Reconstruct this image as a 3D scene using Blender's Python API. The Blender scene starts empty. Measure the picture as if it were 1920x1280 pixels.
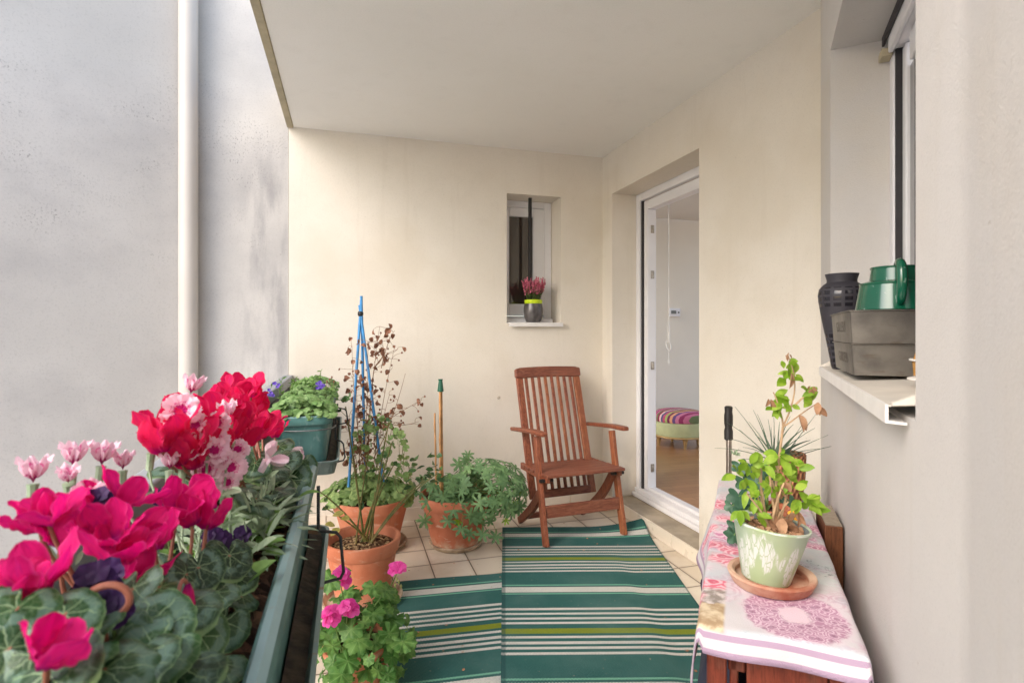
import bpy, math, random
from mathutils import Vector, Matrix
R = math.radians
PI = math.pi
S = bpy.context.scene
COL = S.collection
rnd = random.Random(7)

# ------------------------------------------------------------------ camera
CAM_H = 1.25
TH = 0.289769                       # the camera looks 16.6 degrees to the right of the balcony's long axis
cd = bpy.data.cameras.new('camera')
cam = bpy.data.objects.new('camera', cd); COL.objects.link(cam)
cam.location = (0, 0, CAM_H); cam.rotation_euler = (PI/2, 0, -TH)
cd.sensor_width = 36; cd.lens = 1033/1920*36; cd.shift_y = -16/1920
cd.clip_start = 0.02; cd.clip_end = 500
cd.dof.use_dof = True; cd.dof.focus_distance = 2.6; cd.dof.aperture_fstop = 8.0
S.camera = cam

# ------------------------------------------------------------------ world, sun, exposure
w = bpy.data.worlds.new('World'); S.world = w; w.use_nodes = True
wt = w.node_tree; wt.nodes.clear()
sky = wt.nodes.new('ShaderNodeTexSky'); sky.sky_type = 'NISHITA'; sky.sun_disc = False
SUN_EL, SUN_AZ = R(38), R(242)      # azimuth clockwise from +Y
sky.sun_elevation = SUN_EL; sky.sun_rotation = SUN_AZ
sky.air_density = 1.0; sky.dust_density = 3.0; sky.ozone_density = 0.6
bg = wt.nodes.new('ShaderNodeBackground'); bg.inputs[1].default_value = 0.15
wo = wt.nodes.new('ShaderNodeOutputWorld')
wt.links.new(sky.outputs[0], bg.inputs[0]); wt.links.new(bg.outputs[0], wo.inputs[0])
sd = bpy.data.lights.new('sun', 'SUN'); sd.energy = .72; sd.angle = R(55); sd.color = (.96, .98, 1)
so = bpy.data.objects.new('sun', sd); COL.objects.link(so)
sv = Vector((math.sin(SUN_AZ)*math.cos(SUN_EL), math.cos(SUN_AZ)*math.cos(SUN_EL), math.sin(SUN_EL)))
so.rotation_euler = sv.to_track_quat('Z', 'Y').to_euler(); so.location = (-3, -3, 6)
S.view_settings.view_transform = 'Standard'; S.view_settings.look = 'None'
S.view_settings.exposure = 1.36; S.view_settings.gamma = 1
S.cycles.max_bounces = 10; S.cycles.diffuse_bounces = 7; S.cycles.use_denoising = True

# ------------------------------------------------------------------ measuring helpers (points of the place)
_s, _c = math.sin(TH), math.cos(TH)
def P(px, py, Z):
    a = (px-960)/1033; b = -(py-624)/1033
    return Vector(((a*_c+_s)*Z, (_c-a*_s)*Z, CAM_H+b*Z))
def PX(px, py, x):
    a = (px-960)/1033
    return P(px, py, x/(a*_c+_s))
def PZ(px, py, z):
    return P(px, py, (CAM_H-z)*1033/(py-624))

# ------------------------------------------------------------------ materials
def lin(v):
    v = v/255
    return v/12.92 if v <= .04045 else ((v+.055)/1.055)**2.4
def C(r, g, b): return (lin(r), lin(g), lin(b), 1)

class NT:
    def __init__(self, name):
        self.m = bpy.data.materials.new(name); self.m.use_nodes = True
        self.t = self.m.node_tree; self.t.nodes.clear()
        self.out = self.n('OutputMaterial')
    def n(self, k): return self.t.nodes.new('ShaderNode'+k)
    def set(self, sock, v):
        if hasattr(v, 'is_output') or isinstance(v, bpy.types.NodeSocket): self.t.links.new(v, sock)
        elif v is not None: sock.default_value = v
    def obj(self): return self.n('TexCoord').outputs['Object']
    def uv(self): return self.n('TexCoord').outputs['UV']
    def sep(self, v):
        s = self.n('SeparateXYZ'); self.set(s.inputs[0], v); return s.outputs
    def comb(self, x, y, z=0.0):
        s = self.n('CombineXYZ')
        for i, q in enumerate((x, y, z)): self.set(s.inputs[i], q)
        return s.outputs[0]
    def scale(self, v, sc, loc=(0, 0, 0)):
        s = self.n('Mapping'); self.set(s.inputs[0], v); s.inputs['Scale'].default_value = sc; s.inputs['Location'].default_value = loc
        return s.outputs[0]
    def math(self, op, a, b=None, c=None, clamp=False):
        s = self.n('Math'); s.operation = op; s.use_clamp = clamp
        for i, q in enumerate((a, b, c)):
            if q is not None: self.set(s.inputs[i], q)
        return s.outputs[0]
    def noise(self, sc, det=4, v=None, rough=.55, dist=0):
        s = self.n('TexNoise'); s.inputs['Scale'].default_value = sc; s.inputs['Detail'].default_value = det
        s.inputs['Roughness'].default_value = rough; s.inputs['Distortion'].default_value = dist
        self.set(s.inputs['Vector'], v if v is not None else self.obj()); return s.outputs[0]
    def voro(self, sc, v=None, feat='F1', out='Distance', rand=1):
        s = self.n('TexVoronoi'); s.feature = feat; s.inputs['Scale'].default_value = sc; s.inputs['Randomness'].default_value = rand
        self.set(s.inputs['Vector'], v if v is not None else self.obj()); return s.outputs[out]
    def ss(self, v, a, b):
        s = self.n('MapRange'); s.interpolation_type = 'SMOOTHSTEP'
        self.set(s.inputs[0], v); s.inputs[1].default_value = a; s.inputs[2].default_value = b
        return s.outputs[0]
    def mix(self, f, a, b):
        s = self.n('Mix'); s.data_type = 'RGBA'; self.set(s.inputs[0], f); self.set(s.inputs[6], a); self.set(s.inputs[7], b)
        return s.outputs[2]
    def island(self): return self.n('NewGeometry').outputs['Random Per Island']
    def ramp(self, v, stops, const=False):
        s = self.n('ValToRGB'); self.set(s.inputs[0], v); r = s.color_ramp
        r.interpolation = 'CONSTANT' if const else 'LINEAR'
        while len(r.elements) > 1: r.elements.remove(r.elements[-1])
        r.elements[0].position = stops[0][0]; r.elements[0].color = stops[0][1]
        for p, c in stops[1:]:
            e = r.elements.new(p); e.color = c
        return s.outputs[0]
    def bump(self, h, st=.3, d=.002, nrm=None):
        s = self.n('Bump'); s.inputs['Strength'].default_value = st; s.inputs['Distance'].default_value = d
        self.set(s.inputs['Height'], h); self.set(s.inputs['Normal'], nrm); return s.outputs[0]
    def fin(self, col, rough=.6, nrm=None, metal=0.0, spec=.5, transl=0, tcol=None, coat=0):
        p = self.n('BsdfPrincipled'); self.set(p.inputs['Base Color'], col); self.set(p.inputs['Roughness'], rough)
        p.inputs['Metallic'].default_value = metal; p.inputs['Specular IOR Level'].default_value = spec
        p.inputs['Coat Weight'].default_value = coat
        self.set(p.inputs['Normal'], nrm)
        o = p.outputs[0]
        if transl:
            t = self.n('BsdfTranslucent'); self.set(t.inputs[0], tcol if tcol is not None else col)
            m = self.n('MixShader'); m.inputs[0].default_value = transl
            self.t.links.new(o, m.inputs[1]); self.t.links.new(t.outputs[0], m.inputs[2]); o = m.outputs[0]
        self.t.links.new(o, self.out.inputs[0]); return self.m

def dk(c, f): return (c[0]*f, c[1]*f, c[2]*f, 1)
def plain(name, c, rough=.6, var=.12, vs=8, b=.15, bs=90, bd=.002, metal=0.0, spec=.5, c2=None, coat=0):
    t = NT(name)
    n = t.noise(vs, 6)
    col = t.mix(t.ss(n, .3, .7), dk(c, 1-var), c2 if c2 else dk(c, 1+var))
    rg = t.math('ADD', t.math('MULTIPLY', t.noise(vs*2.3, 4), .2), rough-.1)
    return t.fin(col, rg, t.bump(t.noise(bs, 5), b, bd) if b else None, metal, spec, coat=coat)
def leafm(name, a, b, rough=.5, transl=.25, vein=None, vn=8, spec=.4, spots=None):
    t = NT(name)
    col = t.mix(t.island(), a, b)
    col = t.mix(t.ss(t.noise(40, 3), .35, .7), col, dk(a, .8))
    if vein:
        u = t.sep(t.uv())
        ang = t.math('ARCTAN2', u[1], u[0])
        r = t.math('SQRT', t.math('ADD', t.math('MULTIPLY', u[0], u[0]), t.math('MULTIPLY', u[1], u[1])))
        f = t.math('ABSOLUTE', t.math('SUBTRACT', t.math('FRACT', t.math('ADD', t.math('MULTIPLY', ang, vn/(2*PI)), .5)), .5))
        d = t.math('MULTIPLY', f, r)
        col = t.mix(t.math('MULTIPLY', t.ss(d, .03, .006), .32), col, vein)
    return t.fin(col, rough, t.bump(t.noise(120, 3), .12, .001), spec=spec, transl=transl)

def plaster(name, a, b, dirt=None, gs=150, gk=.24):
    t = NT(name); o = t.obj()
    n1 = t.noise(1.1, 5, o); n2 = t.noise(9, 6, o)
    col = t.mix(t.ss(n1, .3, .72), a, b)
    col = t.mix(t.math('MULTIPLY', t.ss(n2, .5, .75), .25), col, dk(a, .93))
    g_ = t.noise(gs, 3, o, .7); col = t.mix(t.math('MULTIPLY', t.ss(g_, .5, .7), gk), col, dk(a, .78))
    # fine trowel marks and hairline scuffs
    sc = t.noise(3, 8, t.scale(o, (1, 1, 6)), .7)
    col = t.mix(t.math('MULTIPLY', t.ss(sc, .6, .72), .18), col, dk(a, .86))
    if dirt: col = dirt(t, o, col)
    h = t.math('ADD', t.math('MULTIPLY', t.noise(260, 4, o), .6), t.math('MULTIPLY', t.noise(28, 5, o), .8))
    return t.fin(col, .88, t.bump(h, .42, .003), spec=.15)

def grey_dirt(t, o, col):
    x = t.sep(o)
    spk = t.ss(t.noise(95, 3, t.scale(o, (1, 1, .8)), .65), .55, .68)
    blot = t.ss(t.noise(2.1, 5, t.scale(o, (1, 1, 1.9), (3.1, 1.7, .6)), .62), .5, .68)
    band = t.math('MULTIPLY', t.ss(x[2], 1.35, 1.9), t.ss(x[2], 3.3, 2.2))
    col = t.mix(t.math('MULTIPLY', t.math('MULTIPLY', spk, blot), t.math('MULTIPLY', band, .55)), col, C(80, 77, 76))
    col = t.mix(t.math('MULTIPLY', t.ss(t.noise(1.3, 6, t.scale(o, (1, 1, 1.3), (3.1, 1.7, .6)), .6), .42, .72), .30), col, C(140, 139, 143))
    # dark run-off beside the balcony edge
    edge = t.math('MULTIPLY', t.ss(x[0], -.72, -.5), t.ss(x[0], -.33, -.40))
    run = t.ss(t.noise(5, 5, t.scale(o, (2.2, 1, .45)), .6), .36, .68)
    col = t.mix(t.math('MULTIPLY', t.math('MULTIPLY', edge, run), t.math('MULTIPLY', t.ss(x[2], 2.6, 2.1), .46)), col, C(112, 111, 118))
    fl = t.math('MULTIPLY', t.ss(t.noise(22, 3, t.scale(o, (1, 1, .5), (9, 2, 4))), .68, .74), t.ss(x[2], 1.0, 2.0))
    return t.mix(t.math('MULTIPLY', fl, .0), col, C(100, 98, 98))
def cream_dirt(t, o, col):
    x = t.sep(o)
    pk = t.ss(t.noise(1.7, 3, t.scale(o, (1, 1, 1), (5, 5, 5))), .45, .7)
    col = t.mix(t.math('MULTIPLY', pk, .35), col, C(208, 197, 177))
    low = t.math('MULTIPLY', t.ss(x[2], .55, .05), t.ss(t.noise(6, 6, t.scale(o, (1, 1, .5), (2, 2, 2)), .65), .44, .66))
    col = t.mix(t.math('MULTIPLY', low, .45), col, C(176, 164, 144))
    run = t.math('MULTIPLY', t.ss(t.noise(4, 5, t.scale(o, (3.2, 3.2, .25), (7, 1, 3)), .6), .56, .70), .09)
    col = t.mix(run, col, C(190, 180, 162))
    sp = t.ss(t.noise(55, 2, o), .74, .78)
    return t.mix(t.math('MULTIPLY', sp, .25), col, C(150, 138, 118))

M = {}
M['cream'] = plaster('cream_plaster', C(224, 217, 204), C(230, 224, 213), cream_dirt)
M['pale'] = plaster('pale_plaster', C(208, 205, 202), C(215, 212, 209), cream_dirt, 260, .3)
M['grey'] = plaster('grey_plaster', C(193, 190, 186), C(205, 202, 198), grey_dirt, 95, .42)
M['soffit'] = plaster('soffit_paint', C(238, 237, 233), C(242, 241, 238))
M['lip'] = plain('slab_lip', C(176, 166, 140), .8, .12, 12, .3)
M['white'] = plain('white_pvc', C(232, 232, 235), .35, .03, 4, .03)
M['whitepaint'] = plain('white_paint', C(226, 224, 220), .4, .06, 10, .06)
M['pipe'] = plain('pipe_paint', C(204, 197, 189), .38, .04, 3, .05)
M['black'] = plain('black_metal', C(40, 38, 38), .45, .2, 20, .1)
M['darkplastic'] = plain('dark_rubber', C(48, 46, 50), .6, .15, 20, .1)
M['rail'] = plain('rail_paint', C(150, 154, 160), .5, .1, 14, .12)
M['raildark'] = plain('rail_panel', C(62, 65, 70), .55, .15, 10, .12)
M['steel'] = plain('galvanised_wire', C(108, 112, 112), .45, .25, 60, .2, metal=.6)
M['blackwire'] = plain('dark_wire', C(52, 56, 58), .5, .2, 40, .2, metal=.3)
M['chrome'] = plain('brushed_metal', C(168, 160, 150), .35, .2, 40, .1, metal=.85)
M['alu'] = plain('sill_metal', C(214, 208, 198), .5, .08, 14, .12)
M['aluedge'] = plain('sill_edge_paint', C(230, 228, 226), .4, .04, 14, .06)
M['concrete'] = plain('yard_ground', C(196, 192, 186), .9, .12, 2, .3)
M['roomwall'] = plain('room_wall', C(230, 225, 212), .8, .02, 3, .05)
M['roomceil'] = plain('room_ceiling', C(214, 210, 200), .8, .02, 3, .05)
M['stepstone'] = plain('step_tread', C(172, 160, 140), .75, .2, 7, .3)
M['tilegloss'] = plain('riser_tile', C(226, 216, 200), .3, .05, 5, .05)
M['grout'] = plain('grout', C(120, 106, 90), .9, .2, 30, .3)

def tiles():
    t = NT('floor_tiles'); o = t.obj(); x = t.sep(o)
    def g(s, org):
        f = t.math('FRACT', t.math('DIVIDE', t.math('SUBTRACT', s, org-21), .21))
        return t.math('MINIMUM', f, t.math('SUBTRACT', 1, f))
    d = t.math('MINIMUM', g(x[0], .428), g(x[1], 2.978))
    joint = t.ss(d, .022, .010)
    idv = t.comb(t.math('FLOOR', t.math('DIVIDE', t.math('SUBTRACT', x[0], .428-21), .21)), t.math('FLOOR', t.math('DIVIDE', t.math('SUBTRACT', x[1], 2.978-21), .21)))
    wn = t.n('TexWhiteNoise'); t.set(wn.inputs['Vector'], idv)
    col = t.mix(wn.outputs['Value'], C(214, 202, 184), C(228, 219, 204))
    col = t.mix(t.math('MULTIPLY', t.ss(t.noise(5, 6, o), .42, .75), .55), col, C(190, 172, 146))
    col = t.mix(t.math('MULTIPLY', t.ss(d, .11, .02), t.math('MULTIPLY', t.noise(9, 4, o), .45)), col, C(168, 148, 122))
    col = t.mix(t.math('MULTIPLY', t.ss(t.noise(60, 3, o), .66, .74), .5), col, C(120, 104, 84))
    col = t.mix(joint, col, C(112, 98, 82))
    return t.fin(col, t.math('ADD', .28, t.math('MULTIPLY', t.noise(7, 4, o), .3)), t.bump(t.math('SUBTRACT', 1, joint), .5, .003))
M['tiles'] = tiles()

def parquet():
    t = NT('parquet'); o = t.obj()
    b = t.n('TexBrick'); t.set(b.inputs['Vector'], o); b.inputs['Scale'].default_value = 4
    b.inputs['Color1'].default_value = C(186, 138, 92); b.inputs['Color2'].default_value = C(164, 116, 74); b.inputs['Mortar'].default_value = C(120, 80, 50)
    b.inputs['Mortar Size'].default_value = .006; b.inputs['Brick Width'].default_value = 1.4; b.inputs['Row Height'].default_value = .28
    col = t.mix(t.math('MULTIPLY', t.noise(6, 6, t.scale(o, (1, 9, 1))), .4), b.outputs[0], C(140, 96, 58))
    return t.fin(col, .3)
M['parquet'] = parquet()

def wood(name, a, b, gs=(3, 3, 40), rough=.42):
    t = NT(name); o = t.obj(); isl = t.island()
    v = t.n('VectorMath'); v.operation = 'ADD'; t.set(v.inputs[0], t.scale(o, gs)); t.set(v.inputs[1], t.comb(t.math('MULTIPLY', isl, 31), isl, 0.0))
    g = t.noise(2.2, 6, v.outputs[0], .62, 1.2)
    f = t.noise(9, 5, v.outputs[0], .7)
    col = t.mix(t.ss(g, .36, .62), a, b)
    col = t.mix(t.math('MULTIPLY', t.ss(f, .50, .66), .6), col, dk(a, .45))
    col = t.mix(t.math('MULTIPLY', t.ss(t.noise(14, 5, o), .55, .72), .3), col, C(150, 112, 92))
    col = t.mix(t.math('MULTIPLY', isl, .22), col, dk(b, 1.25))
    return t.fin(col, t.math('ADD', rough-.08, t.math('MULTIPLY', f, .25)), t.bump(f, .4, .001), spec=.4)
M['teak'] = wood('red_teak', C(112, 58, 42), C(150, 88, 62), (40, 40, 3))
M['teakx'] = wood('red_teak_crosswise', C(104, 56, 44), C(140, 86, 66), (3, 40, 40))
M['teakorange'] = wood('orange_teak', C(126, 70, 46), C(160, 98, 64), (40, 40, 3))
M['mahog'] = wood('table_wood', C(112, 48, 34), C(142, 68, 48), (30, 30, 3), .42)
M['brownboard'] = wood('board_wood', C(92, 54, 32), C(116, 72, 44), (30, 30, 3), .6)
M['cane'] = plain('bamboo', C(190, 142, 92), .55, .2, 25, .2)
M['bluecane'] = plain('blue_coated_cane', C(66, 140, 198), .45, .14, 25, .15)
M['greencap'] = plain('green_rubber', C(20, 84, 62), .5, .15, 30, .1)

def terra(name, a, b, lime):
    t = NT(name); o = t.obj(); x = t.sep(o)
    n = t.noise(6, 6, o)
    col = t.mix(t.ss(n, .3, .7), a, b)
    col = t.mix(t.math('MULTIPLY', t.ss(t.noise(14, 6, t.scale(o, (1, 1, 2.5))), .58, .7), lime), col, C(214, 190, 170))
    low = t.math('MULTIPLY', t.ss(x[2], .1, .0), t.ss(t.noise(18, 6, o), .40, .62))
    col = t.mix(t.math('MULTIPLY', low, lime*1.6, None, True), col, C(200, 176, 150))
    col = t.mix(t.math('MULTIPLY', t.ss(t.noise(4, 5, t.scale(o, (6, 6, .8))), .55, .75), .35), col, dk(a, .7))
    return t.fin(col, .78, t.bump(t.noise(110, 5, o), .2, .002), spec=.2)
M['terra'] = terra('terracotta', C(190, 112, 82), C(206, 136, 106), .35)
M['terra2'] = terra('weathered_terracotta', C(180, 104, 76), C(202, 130, 102), .75)
M['saucer'] = plain('stained_saucer', C(168, 138, 110), .8, .3, 14, .35, c2=C(206, 190, 166))
M['saucerred'] = plain('chalky_saucer', C(170, 92, 62), .75, .15, 12, .25, c2=C(208, 176, 152))
def soilm(name, a, b, c):
    t = NT(name); o = t.obj()
    v = t.voro(85, o, 'F1', 'Color'); vs = t.sep(v)
    col = t.mix(t.ss(vs[0], .2, .8), a, b)
    col = t.mix(t.math('MULTIPLY', t.ss(vs[1], .72, .8), .9), col, c)
    return t.fin(col, .95, t.bump(t.math('ADD', t.voro(85, o), t.noise(150, 4, o)), .9, .008), spec=.1)
M['soil'] = soilm('potting_soil', C(52, 38, 32), C(92, 68, 56), C(130, 98, 78))
M['soilpale'] = soilm('bark_soil', C(70, 52, 40), C(130, 98, 74), C(206, 176, 134))

def planter_green(name, a, b):
    t = NT(name); o = t.obj()
    col = t.mix(t.ss(t.noise(7, 6, o), .35, .7), a, b)
    col = t.mix(t.math('MULTIPLY', t.ss(t.noise(26, 6, t.scale(o, (2, 1, 1))), .55, .72), .35), col, C(150, 168, 164))
    nz = t.sep(t.n('NewGeometry').outputs['Normal'])[2]
    col = t.mix(t.math('MULTIPLY', t.ss(nz, .2, .9), t.math('ADD', .35, t.math('MULTIPLY', t.noise(12, 5, o), .6))), col, C(152, 178, 180))     # pale blue-grey tone on upward faces, uneven by noise
    col = t.mix(t.math('MULTIPLY', t.ss(t.noise(9, 5, t.scale(o, (1, 3, 1), (4, 1, 2))), .62, .7), .75), col, C(150, 108, 70))
    return t.fin(col, .42, t.bump(t.noise(60, 5, o), .15, .002), spec=.45)
M['planter'] = planter_green('green_planter', C(60, 102, 100), C(84, 128, 124))
M['tray'] = planter_green('drip_tray', C(70, 86, 84), C(104, 120, 114))

# plants
M['cyc_leaf'] = None
def cyc_leaf():
    t = NT('cyclamen_leaf'); uv = t.uv(); u = t.sep(uv)
    ang = t.math('ARCTAN2', u[1], u[0])
    r = t.math('SQRT', t.math('ADD', t.math('MULTIPLY', u[0], u[0]), t.math('MULTIPLY', u[1], u[1])))
    isl = t.island()
    wob = t.noise(2.5, 3, t.comb(u[0], u[1], t.math('MULTIPLY', isl, 40)))
    r2 = t.math('ADD', r, t.math('MULTIPLY', t.math('SUBTRACT', wob, .5), .5))
    base = t.mix(isl, C(18, 48, 26), C(46, 84, 38))
    silver = t.math('MULTIPLY', t.math('MULTIPLY', t.ss(r2, .50, .60), t.ss(r2, .92, .78)), t.ss(t.math('ADD', wob, t.math('MULTIPLY', isl, .3)), .40, .62))
    col = t.mix(t.math('MULTIPLY', silver, .66), base, C(104, 134, 120))
    f = t.math('ABSOLUTE', t.math('SUBTRACT', t.math('FRACT', t.math('ADD', t.math('MULTIPLY', t.math('ADD', ang, t.math('MULTIPLY', t.math('SUBTRACT', wob, .5), .75)), 7/(2*PI)), .5)), .5))
    main = t.math('MULTIPLY', t.ss(t.math('MULTIPLY', f, r), .030, .008), t.ss(r, 1.0, .6))
    net = t.ss(t.voro(3.6, t.comb(u[0], u[1], t.math('MULTIPLY', isl, 30)), 'DISTANCE_TO_EDGE'), .05, .012)
    vein = t.math('MAXIMUM', main, t.math('MULTIPLY', net, .3))
    col = t.mix(t.math('MULTIPLY', vein, .6), col, C(150, 178, 132))
    col = t.mix(t.ss(r, .93, 1.05), col, C(104, 132, 84))
    return t.fin(col, .38, t.bump(t.math('SUBTRACT', t.noise(9, 3, uv), t.math('MULTIPLY', vein, .6)), .3, .003), spec=.5, transl=.15)
M['cyc_leaf'] = cyc_leaf()
def petal(name, a, b, edge, tr=.35):
    t = NT(name); u = t.sep(t.uv()); isl = t.island()
    st = t.noise(5, 4, t.comb(t.math('MULTIPLY', u[0], 7), t.math('MULTIPLY', u[1], 1.3), t.math('MULTIPLY', isl, 20)))
    col = t.mix(t.ss(u[1], .0, .32), edge, t.mix(isl, a, b))
    col = t.mix(t.math('MULTIPLY', t.ss(st, .42, .68), .34), col, dk(a, .62))
    col = t.mix(t.math('MULTIPLY', t.ss(t.math('ABSOLUTE', u[0]), .72, 1.0), .30), col, (min(1, b[0]*1.1), b[1]+.10, min(1, b[2]+.16), 1))
    col = t.mix(t.math('MULTIPLY', t.ss(t.noise(2.2, 2, t.comb(u[0], u[1], t.math('MULTIPLY', isl, 9))), .55, .7), .35), col, edge)
    return t.fin(col, .55, t.bump(st, .45, .002), spec=.2, transl=min(.5, tr+.1))
M['magenta'] = petal('magenta_petal', C(220, 4, 112), C(240, 40, 142), C(150, 4, 124))
M['red'] = petal('crimson_petal', C(226, 8, 84), C(242, 44, 108), C(186, 6, 116))
M['pinkgeranium'] = petal('pink_geranium_petal', C(244, 70, 178), C(252, 116, 200), C(214, 40, 150), .3)
def dianth():
    t = NT('dianthus_petal'); u = t.sep(t.uv())
    ang = t.math('ARCTAN2', u[1], u[0])
    r = t.math('SQRT', t.math('ADD', t.math('MULTIPLY', u[0], u[0]), t.math('MULTIPLY', u[1], u[1])))
    isl = t.island()
    n = t.noise(5, 4, t.comb(u[0], u[1], t.math('MULTIPLY', isl, 31)))
    rr = t.math('ADD', r, t.math('MULTIPLY', t.math('SUBTRACT', n, .5), .55))
    col = t.mix(t.ss(rr, .36, .5), C(196, 40, 128), C(246, 214, 228))
    col = t.mix(t.math('MULTIPLY', t.ss(rr, .62, .56), t.ss(rr, .5, .56)), col, C(220, 90, 160))
    return t.fin(col, .6, None, spec=.2, transl=.35)
M['dianthus'] = dianth()
M['paleflower'] = plain('pale_petal', C(240, 214, 224), .6, .06, 30, 0)
M['silver'] = leafm('silver_leaf', C(160, 184, 150), C(198, 212, 186), .6, .2)
M['greenblade'] = leafm('green_blade', C(112, 152, 74), C(140, 176, 96), .5, .3)
M['stemred'] = plain('red_brown_stem', C(140, 84, 66), .55, .15, 40, .1)
M['stemgreen'] = plain('green_stem', C(98, 128, 62), .55, .2, 40, .1)
M['stemrose'] = plain('rose_stem', C(92, 112, 52), .5, .25, 30, .15, c2=C(136, 120, 66))
M['stemdead'] = plain('dead_stem', C(140, 104, 78), .8, .2, 30, .1)
M['stemtan'] = plain('tan_stem', C(182, 152, 118), .75, .2, 40, .2)
M['dead'] = leafm('dead_leaf', C(124, 84, 66), C(184, 134, 108), .8, .25)
M['deadtan'] = leafm('tan_dead_leaf', C(164, 122, 92), C(204, 164, 130), .8, .2)
M['pansy'] = leafm('dark_violet_petal', C(46, 22, 74), C(74, 36, 104), .6, .15)
M['violet'] = leafm('violet_petal', C(112, 84, 200), C(146, 118, 224), .6, .3)
M['lobelia'] = leafm('lobelia_leaf', C(112, 150, 84), C(152, 180, 120), .5, .3)
M['heuchera'] = leafm('scalloped_leaf', C(124, 160, 92), C(174, 198, 128), .5, .3, C(190, 208, 150), 9)
M['cutleaf'] = leafm('cut_leaf', C(96, 134, 88), C(132, 168, 112), .55, .22, C(140, 170, 120), 9)
M['geranium'] = leafm('geranium_leaf', C(72, 122, 52), C(128, 168, 88), .5, .28, C(168, 198, 128), 8)
M['roseleaf'] = leafm('rose_leaf', C(62, 98, 58), C(112, 146, 82), .42, .22)
M['lime'] = leafm('lime_leaf', C(128, 172, 40), C(178, 204, 84), .45, .35)
M['yellowleaf'] = leafm('yellow_leaf', C(196, 190, 100), C(216, 208, 140), .55, .3)
M['ivy'] = leafm('dark_ivy_leaf', C(58, 96, 74), C(84, 120, 92), .45, .15)
M['air'] = leafm('air_plant_blade', C(76, 100, 82), C(116, 136, 106), .5, .1)
M['heather'] = leafm('heather_spike', C(206, 96, 128), C(238, 160, 172), .7, .2)
M['heathergreen'] = leafm('heather_leaf', C(78, 96, 52), C(118, 132, 74), .6, .2)
M['bud'] = plain('green_bud', C(170, 180, 110), .6, .1, 40, 0)
M['wicker'] = plain('wicker', C(150, 92, 60), .7, .3, 60, .5, bd=.006, c2=C(190, 128, 86))
M['limeband'] = plain('lime_band', C(196, 222, 30), .5, .05, 10, 0)
M['yellowflower'] = plain('yellow_petal', C(236, 176, 40), .6, .1, 40, 0)

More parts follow.
